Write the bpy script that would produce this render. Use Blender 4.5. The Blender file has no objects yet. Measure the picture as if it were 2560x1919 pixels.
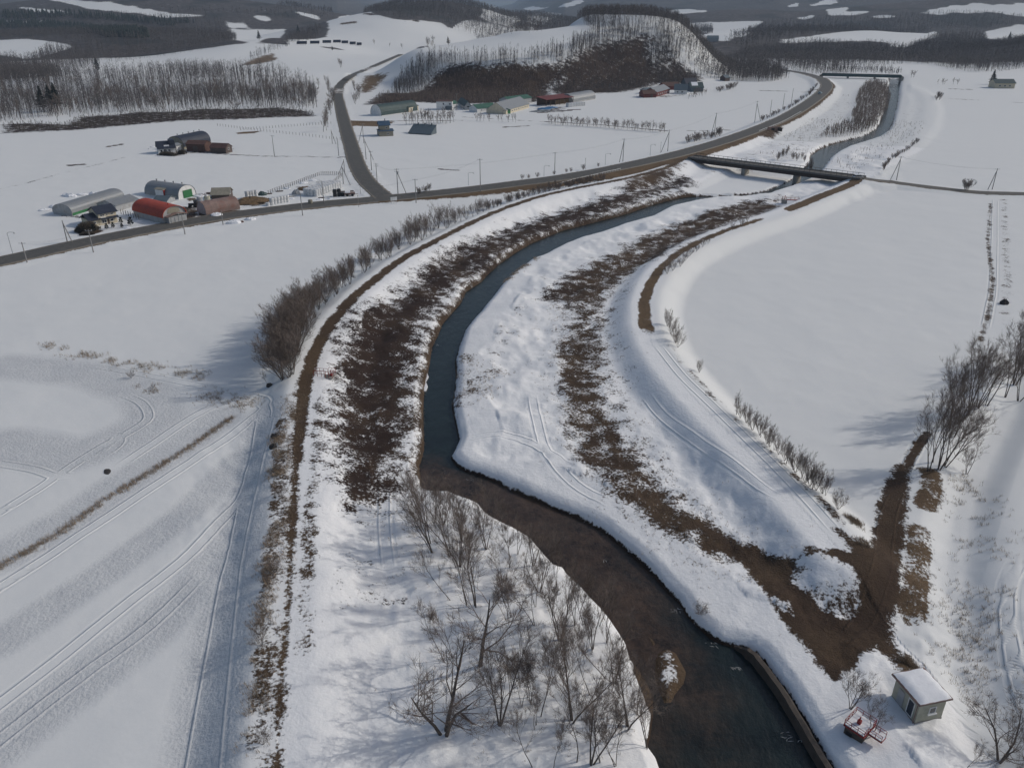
import bpy, math, random
import numpy as np
from mathutils import Vector

# ------------------------------------------------------------------ camera, sky, sun, exposure
SC = bpy.context.scene
COL = SC.collection
CAM_H, PITCH, FPX, CX, CY = 60.0, math.radians(25.7), 1703.0, 1106.0, 829.0
cam_data = bpy.data.cameras.new('camera')
cam = bpy.data.objects.new('camera', cam_data)
COL.objects.link(cam)
cam.location = (0, 0, CAM_H)
cam.rotation_euler = (math.radians(90) - PITCH, 0, 0)
cam_data.sensor_fit = 'HORIZONTAL'
cam_data.sensor_width = 36.0
cam_data.lens = 36.0 * FPX / 2212.0
cam_data.clip_start = 1.0
cam_data.clip_end = 60000.0
SC.camera = cam

SUN_EL, SUN_AZ = math.radians(33), math.radians(14)      # sun stands to the right (+x), a little beyond
world = bpy.data.worlds.new('World')
SC.world = world
world.use_nodes = True
wn = world.node_tree
wn.nodes.clear()
w_out = wn.nodes.new('ShaderNodeOutputWorld')
w_bg = wn.nodes.new('ShaderNodeBackground')
w_sky = wn.nodes.new('ShaderNodeTexSky')
w_sky.sky_type = 'NISHITA'
w_sky.sun_disc = False
w_sky.sun_elevation = SUN_EL
w_sky.sun_rotation = math.radians(90) - SUN_AZ
w_sky.altitude = 100
w_sky.air_density = 1.0
w_sky.dust_density = 3.0
w_sky.ozone_density = 1.0
w_bg.inputs['Strength'].default_value = 0.10
wn.links.new(w_sky.outputs['Color'], w_bg.inputs['Color'])
wn.links.new(w_bg.outputs['Background'], w_out.inputs['Surface'])

sun_data = bpy.data.lights.new('sun', 'SUN')
sun_data.energy = 2.2
sun_data.angle = math.radians(0.8)
sun_data.color = (1.0, 0.95, 0.88)
sun = bpy.data.objects.new('sun', sun_data)
COL.objects.link(sun)
_sd = Vector((math.cos(SUN_EL) * math.cos(SUN_AZ), math.cos(SUN_EL) * math.sin(SUN_AZ), math.sin(SUN_EL)))
sun.rotation_euler = _sd.to_track_quat('Z', 'Y').to_euler()
sun.location = (200, 50, 300)

SC.view_settings.view_transform = 'Standard'
SC.view_settings.look = 'None'
SC.view_settings.gamma = 1.0
SC.view_settings.exposure = -0.1
SC.view_settings.use_curve_mapping = False
try:
    SC.cycles.max_bounces = 6
    SC.cycles.volume_bounces = 0
    SC.cycles.transparent_max_bounces = 4
except Exception:
    pass

# ------------------------------------------------------------------ small numeric helpers
RNG = np.random.default_rng(7)
random.seed(7)

def smooth(t):
    t = np.clip(t, 0.0, 1.0)
    return t * t * (3 - 2 * t)

def _hash(ix, iy, seed):
    h = (ix.astype(np.int64) * 374761393 + iy.astype(np.int64) * 668265263 + seed * 974634777) & 0xFFFFFFFF
    h = ((h ^ (h >> 13)) * 1274126177) & 0xFFFFFFFF
    h = h ^ (h >> 16)
    return (h & 0xFFFF) / 65535.0

def vnoise(x, y, seed=0):
    ix, iy = np.floor(x), np.floor(y)
    fx, fy = smooth(x - ix), smooth(y - iy)
    a, b = _hash(ix, iy, seed), _hash(ix + 1, iy, seed)
    c, d = _hash(ix, iy + 1, seed), _hash(ix + 1, iy + 1, seed)
    return (a + (b - a) * fx) * (1 - fy) + (c + (d - c) * fx) * fy

def fbm(x, y, octaves=4, seed=0):
    s, a, t = 0.0, 0.5, 0.0
    for o in range(octaves):
        s = s + a * vnoise(x, y, seed + o * 17)
        t += a
        x, y, a = x * 2.03 + 11.3, y * 2.03 + 5.7, a * 0.5
    return s / t

def seg_dist(px, py, pts, closed=False):
    """distance of every point to a polyline, and the side (+ left of travel)"""
    best = np.full(px.shape, 1e9)
    side = np.zeros(px.shape)
    par = np.zeros(px.shape)
    n = len(pts)
    acc = 0.0
    for i in range(n if closed else n - 1):
        ax, ay = pts[i][0], pts[i][1]
        bx, by = pts[(i + 1) % n][0], pts[(i + 1) % n][1]
        dx, dy = bx - ax, by - ay
        L2 = dx * dx + dy * dy + 1e-9
        t = np.clip(((px - ax) * dx + (py - ay) * dy) / L2, 0, 1)
        qx, qy = px - (ax + t * dx), py - (ay + t * dy)
        d = qx * qx + qy * qy
        m = d < best
        best = np.where(m, d, best)
        side = np.where(m, dx * (py - ay) - dy * (px - ax), side)
        par = np.where(m, i + t, par)
    return np.sqrt(best), np.sign(side), par

def in_poly(px, py, pts):
    inside = np.zeros(px.shape, bool)
    n = len(pts)
    j = n - 1
    for i in range(n):
        xi, yi, xj, yj = pts[i][0], pts[i][1], pts[j][0], pts[j][1]
        if yi != yj:
            c = ((yi > py) != (yj > py)) & (px < (xj - xi) * (py - yi) / (yj - yi) + xi)
            inside ^= c
        j = i
    return inside

def near_box(px, py, pts, m):
    a = np.array([(p[0], p[1]) for p in pts])
    lo, hi = a.min(0) - m, a.max(0) + m
    return np.nonzero((px > lo[0]) & (px < hi[0]) & (py > lo[1]) & (py < hi[1]))[0]

def poly_sd(px, py, pts, m):
    """signed distance to a polygon, negative inside; m far outside"""
    out = np.full(px.shape, float(m))
    k = near_box(px, py, pts, m)
    if len(k):
        x, y = px[k], py[k]
        d = seg_dist(x, y, pts, True)[0]
        out[k] = np.where(in_poly(x, y, pts), -d, d)
    return out

def line_d(px, py, pts, m):
    out = np.full(px.shape, float(m))
    sd = np.zeros(px.shape)
    par = np.zeros(px.shape)
    k = near_box(px, py, pts, m)
    if len(k):
        d, s, t = seg_dist(px[k], py[k], pts)
        out[k] = np.minimum(d, m)
        sd[k] = s
        par[k] = t
    return out, sd, par

def catmull(pts, n=6):
    """smooth curve through the points"""
    p = [np.array(q, float) for q in pts]
    if len(p) < 3:
        return [tuple(q) for q in p]
    p = [2 * p[0] - p[1]] + p + [2 * p[-1] - p[-2]]
    out = []
    for i in range(1, len(p) - 2):
        for k in range(n):
            t = k / n
            a, b, c, d = p[i - 1], p[i], p[i + 1], p[i + 2]
            out.append(tuple(0.5 * ((2 * b) + (-a + c) * t + (2 * a - 5 * b + 4 * c - d) * t * t + (-a + 3 * b - 3 * c + d) * t ** 3)))
    out.append(tuple(p[-2]))
    return out

# ------------------------------------------------------------------ surveying: sight lines from the known camera position to real ground points
SP, CP = math.sin(PITCH), math.cos(PITCH)

def ray(u, v):
    xc, yc = (u - CX) / FPX, -(v - CY) / FPX
    return (xc, yc * SP + CP, yc * CP - SP)

def at(u, v, z=0.0):
    d = ray(u, v)
    t = (z - CAM_H) / d[2]
    return (d[0] * t, d[1] * t)

def project(x, y, z):
    dz = z - CAM_H
    zc = y * CP - dz * SP
    yc = y * SP + dz * CP
    return CX + FPX * x / zc, CY - FPX * yc / zc

# ------------------------------------------------------------------ the lie of the land
def B(u, d):
    """ground point at distance d in the bearing of u"""
    xc = (u - CX) / FPX
    return (xc * (d * CP + 45 * SP), d)

BUMPS = []
def bump(cx, cy, A, rx, ry, rot=0.0, p=1.0):
    BUMPS.append((cx, cy, A, rx, ry, math.radians(rot), p))

# hill with the bare dark face behind the farms, and the terrace on its left
bump(116, 845, 41, 128, 165, 0, 1.25)
bump(60, 800, 29, 180, 150, 20, 1.25)
bump(-10, 740, 25, 150, 125, 12, 1.7)
# snow hill with the wood on its crest
bump(-230, 1560, 44, 300, 430, 0, 1.0)
bump(-160, 1800, 60, 320, 330, 0, 1.0)
bump(40, 1950, 34, 260, 300, 0, 1.0)
bump(-330, 1180, 16, 190, 260, 0, 1.0)
# wooded rises on the left
bump(-640, 1350, 22, 420, 330, 0, 1.0)
bump(-900, 2150, 85, 900, 620, 0, 1.0)
bump(-260, 700, 7, 300, 120, 8, 1.3)
# wooded rises on the right
bump(560, 1500, 18, 500, 320, 0, 1.0)
bump(700, 1020, 24, 190, 200, 0, 1.0)
bump(330, 1320, 14, 220, 200, 0, 1.0)
bump(1300, 2400, 70, 900, 600, 0, 1.0)
bump(640, 2500, 40, 700, 500, 0, 1.0)

def far_land(x, y):
    x = np.asarray(x, float); y = np.asarray(y, float)
    h = np.zeros(np.broadcast(x, y).shape)
    d = np.hypot(x, y)
    for (cx, cy, A, rx, ry, rot, p) in BUMPS:
        c, s = math.cos(rot), math.sin(rot)
        X, Y = (x - cx) * c + (y - cy) * s, -(x - cx) * s + (y - cy) * c
        r = np.sqrt((X / rx) ** 2 + (Y / ry) ** 2)
        k = smooth(1 - r)
        if p != 1.0:
            k = np.clip(k * p, 0, 1)
            k = smooth(k)
        h = np.maximum(h, A * k) + 0.35 * np.minimum(h, A * k)
    h = h + smooth((d - 640) / 500) * (fbm(x / 170, y / 170, 3, 3) - 0.45) * 11 * smooth((d - 640) / 700)
    a = np.clip(x / np.maximum(y, 1), -1.2, 1.2)
    M = np.interp(a, [-1.2, -0.55, -0.32, -0.20, -0.115, -0.02, 0.0, 0.05, 0.16, 0.3, 0.7, 1.2],
                     [420, 420, 360, 230, 45, 26, 50, 300, 470, 560, 460, 460])
    d0 = np.interp(a, [-1.2, -0.2, -0.08, 0.0, 0.06, 0.3, 1.2], [2400, 2600, 5000, 5000, 3300, 2500, 2500])
    ridge = 0.55 + 0.9 * (fbm(x / 1500, y / 1500, 4, 9) - 0.5) + 0.35 * (1 - np.abs(2 * fbm(x / 700, y / 700, 3, 21) - 1))
    h = h + smooth((d - d0) / 5200) * M * ridge
    return h

def cast(u, v):
    """first ground point on the sight line (hills included)"""
    dx, dy, dz = ray(u, v)
    n = math.hypot(dx, dy)
    ds = np.geomspace(45, 14000, 4000)
    x, y, z = dx / n * ds, dy / n * ds, CAM_H + dz / n * ds
    g = far_land(x, y)
    k = np.nonzero(z <= g)[0]
    if not len(k):
        return float(x[-1]), float(y[-1])
    k = k[0]
    return float(x[k]), float(y[k])

def gz(x, y):
    return float(far_land(np.array([x]), np.array([y]))[0])

CREST, FLOOD, WATER = 2.2, 0.0, -1.9

MAIN_ROAD = [at(u, v, z) + (z,) for (u, v, z) in [
    (-420, 640, .3), (-200, 605, .3), (6, 562, .3), (100, 541, .3), (200, 519, .3), (300, 499, .3), (400, 480, .3), (500, 464, .3), (600, 451, .3),
    (700, 440, .3), (800, 431, .4), (860, 425, .5), (940, 417, .8), (1020, 408, 1.1), (1100, 398, 1.4), (1200, 385, 1.8), (1300, 368, 2.2), (1400, 347, 2.5), (1480, 328, 2.5),
    (1560, 305, 2.5), (1640, 277, 2.5), (1700, 251, 2.5), (1745, 224, 2.5), (1775, 201, 2.3), (1786, 184, 2), (1772, 169, 1.6), (1735, 158, 1),
    (1690, 151, .8), (1637, 144, .6), (1570, 136.5, .5), (1530, 131, .4)]]
SIDE_ROAD = [at(u, v, z) + (z,) for (u, v, z) in [
    (832, 427, .42), (812, 410, .4), (793, 392, .35), (778, 370, .3), (768, 346, .3), (760, 320, .3), (751, 290, .3), (742, 258, .3), (735, 230, .3), (730, 205, .3), (733, 188, .3)]]
_p = [(733, 188), (742, 177), (757, 166), (785, 153), (818, 139), (845, 127), (866, 118)]
SIDE_ROAD_FAR = [cast(*q) for q in _p]
SIDE_ROAD = SIDE_ROAD[:-1] + [q + (gz(*q) + .3,) for q in SIDE_ROAD_FAR]
BR_A, BR_B = at(1500, 341, 3.0), at(1858, 384, 3.0)
RIGHT_ROAD = [at(u, v, z) + (z,) for (u, v, z) in [
    (1862, 384, 3.0), (1890, 388, 2.4), (1928, 393, 1.5), (2022, 405, .6), (2115, 415, .3), (2212, 418, .3), (2500, 428, .3)]]
LEVEE_L = [at(u, v, CREST) for (u, v) in [
    (1478, 343), (1440, 362), (1400, 374), (1350, 386), (1300, 396), (1250, 405), (1200, 416), (1150, 429), (1100, 446), (1050, 466), (1000, 490),
    (950, 515), (900, 541), (860, 565), (820, 595), (780, 627), (745, 662), (715, 697), (690, 738), (672, 780), (661, 820), (655, 860), (650, 905),
    (645, 950), (640, 1000), (636, 1050), (633, 1100), (630, 1140), (627, 1190), (625, 1240), (622, 1300), (618, 1350), (614, 1400), (610, 1440),
    (605, 1500), (601, 1560), (598, 1640), (595, 1760), (592, 1950)]]
LEVEE_R = [at(u, v, CREST) for (u, v) in [
    (1858, 387), (1830, 402), (1780, 421), (1735, 440), (1690, 458), (1640, 474), (1570, 497), (1510, 522), (1460, 550), (1425, 582), (1402, 618), (1391, 655),
    (1393, 700), (1410, 745), (1440, 790), (1480, 838), (1530, 890), (1580, 940), (1635, 995), (1690, 1050), (1745, 1110), (1790, 1160), (1822, 1195)]]
LEVEE_R_FAR = [at(u, v, 1.5) for (u, v) in [(1862, 382), (1905, 352), (1945, 325), (1985, 295), (2008, 265), (2015, 235), (2008, 205), (1985, 190), (1950, 178)]]
RIVER_L = [(1921, 170), (1918, 205), (1911, 235), (1904, 258), (1894, 278), (1870, 293), (1838, 302), (1800, 311), (1772, 322), (1752, 336), (1746, 356), (1724, 382), (1697, 396), (1655, 414), (1585, 425), (1493, 424.5),
    (1467, 428), (1416, 441), (1383, 452), (1341, 466), (1271, 484), (1212, 499), (1146, 527), (1109, 549), (1077, 572), (1055, 592), (1040, 609),
    (1006, 631), (997, 653), (978, 675), (956, 700), (948, 722), (934, 750), (929, 784), (924, 812), (917, 850), (915, 887), (916, 928), (917, 972),
    (910, 997), (905, 1010), (909, 1030), (914, 1058), (928, 1065), (946, 1067), (970, 1067), (991, 1077), (1017, 1086), (1038, 1096), (1053, 1114), (1071, 1125),
    (1100, 1140), (1150, 1168), (1184, 1207), (1200, 1224), (1221, 1231), (1228, 1244), (1256, 1269), (1278, 1294), (1303, 1319), (1321, 1341), (1340, 1369),
    (1356, 1394), (1365, 1428), (1387, 1453), (1400, 1478), (1412, 1507), (1412, 1547), (1406, 1591), (1400, 1613), (1421, 1641), (1450, 1720), (1500, 1850)]
RIVER_R = [(1945, 170), (1942, 205), (1936, 235), (1930, 258), (1920, 282), (1900, 297), (1865, 309), (1835, 318), (1812, 329), (1795, 342), (1782, 358), (1764, 382), (1712, 404), (1655, 423), (1594, 430), (1547, 430),
    (1496, 438), (1444, 452), (1407, 471), (1350, 487), (1296, 506), (1256, 518), (1218, 531), (1177, 553), (1143, 567), (1099, 600), (1078, 625), (1056, 653),
    (1040, 674), (1022, 692), (1003, 718), (991, 750), (982, 781), (984, 812), (981, 844), (975, 881), (984, 922), (990, 953), (980, 976), (972, 990), (983, 1005),
    (1001, 1018), (1030, 1027), (1071, 1042), (1100, 1058), (1150, 1080), (1200, 1102), (1250, 1122), (1296, 1146), (1325, 1169), (1368, 1206), (1411, 1246), (1434, 1275),
    (1465, 1303), (1480, 1329), (1502, 1352), (1534, 1381), (1554, 1391), (1611, 1407), (1634, 1421), (1651, 1441), (1693, 1497), (1736, 1567), (1762, 1612), (1790, 1658), (1850, 1760), (1930, 1880)]
RIVER = [at(u, v, WATER) for (u, v) in RIVER_L] + [at(u, v, WATER) for (u, v) in reversed(RIVER_R)]
SANDBAR = [at(u, v, WATER) for (u, v) in [(1413, 1424), (1420, 1408), (1440, 1398), (1462, 1408), (1474, 1430), (1486, 1452), (1480, 1478), (1462, 1500), (1452, 1520), (1432, 1521), (1424, 1500), (1410, 1470)]]
SANDBAR2 = [at(u, v, WATER) for (u, v) in [(1395, 1372), (1404, 1368), (1420, 1388), (1418, 1398), (1406, 1396)]]
FLOE = [at(u, v, WATER) for (u, v) in [(908, 818), (913, 807), (922, 806), (926, 815), (920, 826), (924, 836), (920, 846), (910, 847), (906, 838), (911, 829)]]
POND = [at(u, v, WATER) for (u, v) in [(1500, 420), (1560, 392), (1600, 378), (1700, 384), (1720, 390), (1690, 400), (1640, 412), (1560, 421)]]
RIVER_SHADE = 0
BROWN_TRACK = [at(u, v, 0.4) for (u, v) in [(1965, 990), (1952, 1010), (1935, 1050), (1925, 1090), (1920, 1130), (1915, 1180), (1910, 1230), (1902, 1280), (1885, 1330), (1850, 1375), (1815, 1400)]]

def section(px, py):
    """height of the near land: road banks, levees, river channel, floodplain"""
    px = np.asarray(px, float); py = np.asarray(py, float)
    h = far_land(px, py)
    # road banks
    for pts, hw, sl in ((MAIN_ROAD, 6.0, 3.2), (SIDE_ROAD, 4.4, 2.5), (RIGHT_ROAD, 3.6, 2.2)):
        d, s, t = line_d(px, py, pts, 22)
        zr = np.interp(t, np.arange(len(pts)), [q[2] for q in pts]) - 0.16
        near = d < 21
        b = zr - np.maximum(d - hw, 0) / sl
        core = d < hw
        h = np.where(near, np.where(core, zr, np.maximum(h, b)), h)
        # ploughed snow along the edge
        h = h + near * 0.55 * np.exp(-((d - hw - 1.1) / 0.8) ** 2) * np.clip(fbm(px / 4.0, py / 4.0, 2, 71) - .25, 0, 1)
    # levees: crest 5 m wide; the river side falls away further than the field side
    for pts, cw, riv_left, zc in ((LEVEE_L, 2.3, 1, CREST), (LEVEE_R, 2.3, -1, CREST), (LEVEE_R_FAR, 1.6, 1, 0.6)):
        d, s, t = line_d(px, py, pts, 26)
        toe = np.where(s * riv_left > 0, 8.5 if riv_left > 0 else 6.0, 6.5)
        b = zc * (1 - smooth((d - cw) / toe))
        h = np.maximum(h, np.where(d < 25, b, h))
    # floodplain lumps on the right bank, plus low relief everywhere near
    dist = np.hypot(px, py)
    nearw = 1 - smooth((dist - 330) / 200)
    sd = poly_sd(px, py, RIVER, 45)
    fl = 1 - smooth((sd - 16) / 22)
    n1 = fbm(px / 7.0, py / 7.0, 4, 31)
    lev = np.minimum(line_d(px, py, LEVEE_L, 9)[0], line_d(px, py, LEVEE_R, 9)[0])
    h = h + nearw * smooth((lev - 2.0) / 6) * (n1 - 0.5) * (0.25 + 1.9 * fl * smooth((sd - 0.5) / 4)) 
    h = h + nearw * (fbm(px / 1.6, py / 1.6, 3, 41) - 0.5) * (0.02 + 0.32 * fl) * smooth((lev - 1.5) / 4)
    h = h + (1 - smooth((dist - 500) / 200)) * (fbm(px / 26 + 3, py / 17, 3, 57) - 0.5) * 0.28 * smooth((lev - 4) / 8)
    # ditch on the far right
    d, s, t = line_d(px, py, DITCH, 9)
    h = h - 1.5 * (1 - smooth((d - 0.6) / 4.5)) * (d < 9)
    # river
    bank = np.interp(sd, [-4, -0.4, 0.0, 0.5, 1.6, 7.0], [WATER - 1.2, WATER - .5, WATER - 0.12, WATER + 0.75, WATER + 1.35, 0.0])
    h = np.where(sd < 6.9, np.minimum(h, bank + np.maximum(0, (n1 - .5)) * 0.8 * (sd > 0.3)), h)
    # sand bars and the snow sheet beside the bridge stand just above the water
    for pol, top in ((SANDBAR, 0.38), (SANDBAR2, 0.3)):
        s2 = poly_sd(px, py, pol, 6)
        h = np.where(s2 < 1.0, np.maximum(h, WATER - 0.35 + (top + .35) * smooth((0.8 - s2) / 2.0)), h)
    s3 = poly_sd(px, py, POND, 30)
    h = np.where(s3 < 10, np.minimum(h, WATER + 0.5 + np.maximum(0, s3) * 0.25), h)
    # bridge opening: abutment slopes
    return h

DITCH = [at(u, v, 0) for (u, v) in [(2215, 780), (2180, 880), (2140, 960), (2105, 1030), (2085, 1100), (2075, 1180), (2070, 1260), (2085, 1340), (2110, 1420), (2130, 1520), (2150, 1640)]]

# ------------------------------------------------------------------ materials
def nodes_of(name):
    m = bpy.data.materials.new(name)
    m.use_nodes = True
    nt = m.node_tree
    b = nt.nodes['Principled BSDF']
    return m, nt, b

def lin(r, g, b):
    """sRGB 0-255 to linear"""
    f = lambda c: (c / 255 / 12.92) if c / 255 <= 0.04045 else ((c / 255 + 0.055) / 1.055) ** 2.4
    return (f(r), f(g), f(b))

class G:
    """terse node-graph builder"""
    def __init__(s, nt):
        s.nt = nt
    def n(s, kind, **kw):
        x = s.nt.nodes.new(kind)
        for k, v in kw.items():
            setattr(x, k, v)
        return x
    def put(s, sock, v):
        if hasattr(v, 'is_output') or hasattr(v, 'links'):
            s.nt.links.new(v, sock)
        else:
            sock.default_value = v
    def math(s, op, a, b=0.0, c=0.0, clamp=False):
        x = s.n('ShaderNodeMath', operation=op, use_clamp=clamp)
        s.put(x.inputs[0], a); s.put(x.inputs[1], b); s.put(x.inputs[2], c)
        return x.outputs[0]
    def mix(s, f, a, b):
        x = s.n('ShaderNodeMix', data_type='RGBA')
        s.put(x.inputs[0], f)
        for k, v in ((6, a), (7, b)):
            s.put(x.inputs[k], v if hasattr(v, 'links') else (*v, 1.0))
        return x.outputs[2]
    def step(s, x, lo, hi):
        m = s.n('ShaderNodeMapRange', interpolation_type='SMOOTHSTEP')
        s.put(m.inputs[0], x); m.inputs[1].default_value = lo; m.inputs[2].default_value = hi
        return m.outputs[0]
    def remap(s, x, lo, hi, a=0.0, b=1.0):
        m = s.n('ShaderNodeMapRange')
        s.put(m.inputs[0], x); m.inputs[1].default_value = lo; m.inputs[2].default_value = hi
        m.inputs[3].default_value = a; m.inputs[4].default_value = b
        return m.outputs[0]
    def attr(s, name):
        return s.n('ShaderNodeAttribute', attribute_name=name).outputs['Fac']
    def coords(s, kind='Object'):
        return s.n('ShaderNodeTexCoord').outputs[kind]
    def noise(s, co, scale, detail=4, rough=0.55, stretch=None):
        if stretch:
            mp = s.n('ShaderNodeMapping'); s.nt.links.new(co, mp.inputs[0]); mp.inputs['Scale'].default_value = stretch
            co = mp.outputs[0]
        x = s.n('ShaderNodeTexNoise')
        s.nt.links.new(co, x.inputs['Vector'])
        x.inputs['Scale'].default_value = scale; x.inputs['Detail'].default_value = detail; x.inputs['Roughness'].default_value = rough
        return x.outputs['Fac']
    def bump(s, h, strength, dist, normal=None):
        x = s.n('ShaderNodeBump')
        x.inputs['Strength'].default_value = strength; x.inputs['Distance'].default_value = dist
        s.nt.links.new(h, x.inputs['Height'])
        if normal is not None:
            s.nt.links.new(normal, x.inputs['Normal'])
        return x.outputs[0]

def ground_material():
    m, nt, b = nodes_of('snowy_ground')
    g = G(nt)
    co = g.coords()
    soil, tan, whiter = g.attr('soil'), g.attr('tan'), g.attr('whiter')
    wood, rut, band = g.attr('wood'), g.attr('rut'), g.attr('band')
    na = g.noise(co, 0.34, 9, 0.66)
    nb = g.noise(co, 0.10, 3, 0.5)
    nf = g.noise(co, 2.2, 4, 0.6)
    ns = g.noise(co, 2.6, 6, 0.72)
    n = g.math('ADD', g.math('ADD', g.math('MULTIPLY', na, 0.46), g.math('MULTIPLY', nb, 0.10)), g.math('MULTIPLY', ns, 0.44))
    n = g.remap(n, 0.35, 0.65)
    p = g.math('SUBTRACT', g.math('MULTIPLY', soil, 1.12), 0.06)
    bare = g.step(g.math('SUBTRACT', p, n), -0.10, 0.12)
    tone = g.math('ADD', tan, g.math('MULTIPLY', g.math('SUBTRACT', nb, 0.5), 0.9), clamp=True)
    earth = g.mix(tone, lin(60, 47, 41), lin(126, 106, 82))
    earth = g.mix(g.remap(nf, 0.3, 0.75), earth, g.mix(0.45, earth, lin(30, 23, 20)))
    # snow: greyer base tone on the fields, whiter between and along the levees
    sn = g.mix(whiter, (0.715, 0.727, 0.722), (0.83, 0.835, 0.835))
    big = g.noise(co, 0.013, 4, 0.5)
    sn = g.mix(g.math('MULTIPLY', g.remap(big, 0.35, 0.7), 0.16), sn, (0.655, 0.665, 0.665))
    sn = g.mix(g.math('MULTIPLY', g.remap(nf, 0.35, 0.8), 0.10), sn, (0.50, 0.50, 0.50))
    sn = g.mix(g.math('MULTIPLY', band, g.remap(na, 0.3, 0.7, 0.45, 0.95)), sn, (0.52, 0.535, 0.55))
    col = g.mix(bare, sn, earth)
    # far woods too distant to tell trees apart
    nw = g.noise(co, 0.020, 6, 0.65)
    nw2 = g.noise(co, 0.11, 4, 0.7)
    wf = g.step(g.math('SUBTRACT', g.math('ADD', wood, g.math('MULTIPLY', g.math('SUBTRACT', nw, 0.5), 1.1)), 0.5), -0.14, 0.14)
    wcol = g.mix(g.remap(nw2, 0.3, 0.72), (0.036, 0.033, 0.033), (0.125, 0.112, 0.110))
    wcol = g.mix(g.math('MULTIPLY', g.step(g.noise(co, 0.006, 3, 0.5), 0.56, 0.62), 0.6), wcol, (0.022, 0.028, 0.028))
    wcol = g.mix(g.step(g.noise(co, 0.055, 5, 0.75), 0.60, 0.75), wcol, (0.30, 0.31, 0.33))
    col = g.mix(wf, col, wcol)
    nt.links.new(col, b.inputs['Base Color'])
    b.inputs['Roughness'].default_value = 0.85
    b.inputs['Specular IOR Level'].default_value = 0.15
    # relief: wheel ruts either side of a track line, crusted bands, grain, clods
    x = g.math('DIVIDE', g.math('SUBTRACT', rut, 0.72), 0.17)
    hole = g.math('MAXIMUM', g.math('SUBTRACT', 1.0, g.math('MULTIPLY', x, x)), 0.0)
    x2 = g.math('DIVIDE', g.math('SUBTRACT', rut, 1.08), 0.22)
    berm = g.math('MAXIMUM', g.math('SUBTRACT', 1.0, g.math('MULTIPLY', x2, x2)), 0.0)
    h = g.math('MULTIPLY', hole, -0.085)
    h = g.math('MULTIPLY', g.math('ADD', h, g.math('MULTIPLY', berm, 0.03)), g.attr('rutw'))
    h = g.math('ADD', h, g.math('MULTIPLY', nf, g.math('ADD', g.math('ADD', 0.015, g.math('MULTIPLY', whiter, 0.05)), g.math('MULTIPLY', band, 0.16))))
    h = g.math('ADD', h, g.math('MULTIPLY', na, g.math('ADD', 0.006, g.math('MULTIPLY', whiter, 0.18))))
    h = g.math('SUBTRACT', h, g.math('MULTIPLY', bare, 0.12))
    h = g.math('ADD', h, g.math('MULTIPLY', g.math('MULTIPLY', bare, g.noise(co, 4.5, 4, 0.7)), 0.35))
    nt.links.new(g.bump(h, 0.85, 1.0), b.inputs['Normal'])
    return m

def plain(name, rgb, rough=0.7, var=0.25, scale=3.0, bump=0.0, dirt=None, metal=0.0, spec=0.3, dirt_amt=0.5, dscale=0.6):
    """painted / weathered surface: base colour, tone variation, patchy dirt, fine relief"""
    m, nt, b = nodes_of(name)
    g = G(nt)
    co = g.coords()
    n = g.noise(co, scale, 5, 0.6)
    dark = tuple(c * (1 - var) for c in rgb)
    lite = tuple(min(1, c * (1 + var * 0.6)) for c in rgb)
    col = g.mix(g.remap(n, 0.3, 0.7), dark, lite)
    if dirt:
        d = g.step(g.noise(co, dscale, 5, 0.65), 0.48, 0.68)
        col = g.mix(g.math('MULTIPLY', d, dirt_amt), col, dirt)
    nt.links.new(col, b.inputs['Base Color'])
    b.inputs['Roughness'].default_value = rough
    b.inputs['Metallic'].default_value = metal
    b.inputs['Specular IOR Level'].default_value = spec
    if bump:
        nt.links.new(g.bump(n, 0.6, bump), b.inputs['Normal'])
    return m

def asphalt_material():
    m, nt, b = nodes_of('asphalt')
    g = G(nt)
    co = g.coords()
    c = g.mix(g.remap(g.noise(co, 0.8, 6, 0.65), 0.3, 0.7), (0.060, 0.058, 0.052), (0.105, 0.100, 0.090))
    e = g.attr('edge')
    c = g.mix(g.step(g.math('ADD', e, g.math('MULTIPLY', g.math('SUBTRACT', g.noise(co, 0.5, 5, 0.7), 0.5), 0.5)), 0.78, 0.98), c, (0.20, 0.175, 0.14))
    t = g.step(g.math('ABSOLUTE', g.math('SUBTRACT', e, 0.42)), 0.10, 0.0)
    c = g.mix(g.math('MULTIPLY', t, 0.35), c, (0.07, 0.068, 0.062))
    nt.links.new(c, b.inputs['Base Color'])
    b.inputs['Roughness'].default_value = 0.82
    nt.links.new(g.bump(g.noise(co, 9, 4, 0.6), 0.3, 0.03), b.inputs['Normal'])
    return m

def water_material():
    m, nt, b = nodes_of('river_water')
    g = G(nt)
    co = g.coords()
    br = g.attr('brown')
    nb = g.noise(co, 0.16, 5, 0.65)
    f = g.step(g.math('ADD', br, g.math('MULTIPLY', g.math('SUBTRACT', nb, 0.5), 0.9)), 0.15, 0.85)
    stones = g.math('ADD', g.math('MULTIPLY', g.noise(co, 1.3, 6, 0.75), 0.6), g.math('MULTIPLY', g.noise(co, 0.22, 3, 0.5), 0.4))
    bed = g.mix(g.remap(stones, 0.38, 0.64), (0.019, 0.014, 0.011), (0.088, 0.058, 0.040))
    deep = g.mix(g.remap(g.noise(co, 0.25, 4, 0.6), 0.35, 0.7), (0.009, 0.015, 0.016), (0.016, 0.026, 0.026))
    nt.links.new(g.mix(f, deep, bed), b.inputs['Base Color'])
    b.inputs['Roughness'].default_value = 0.07
    b.inputs['IOR'].default_value = 1.33
    h = g.math('ADD', g.noise(co, 0.9, 4, 0.6, (1, 0.5, 1)), g.math('MULTIPLY', g.noise(co, 4.0, 3, 0.6), 0.3))
    nt.links.new(g.bump(h, 0.6, 0.22), b.inputs['Normal'])
    return m

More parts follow.
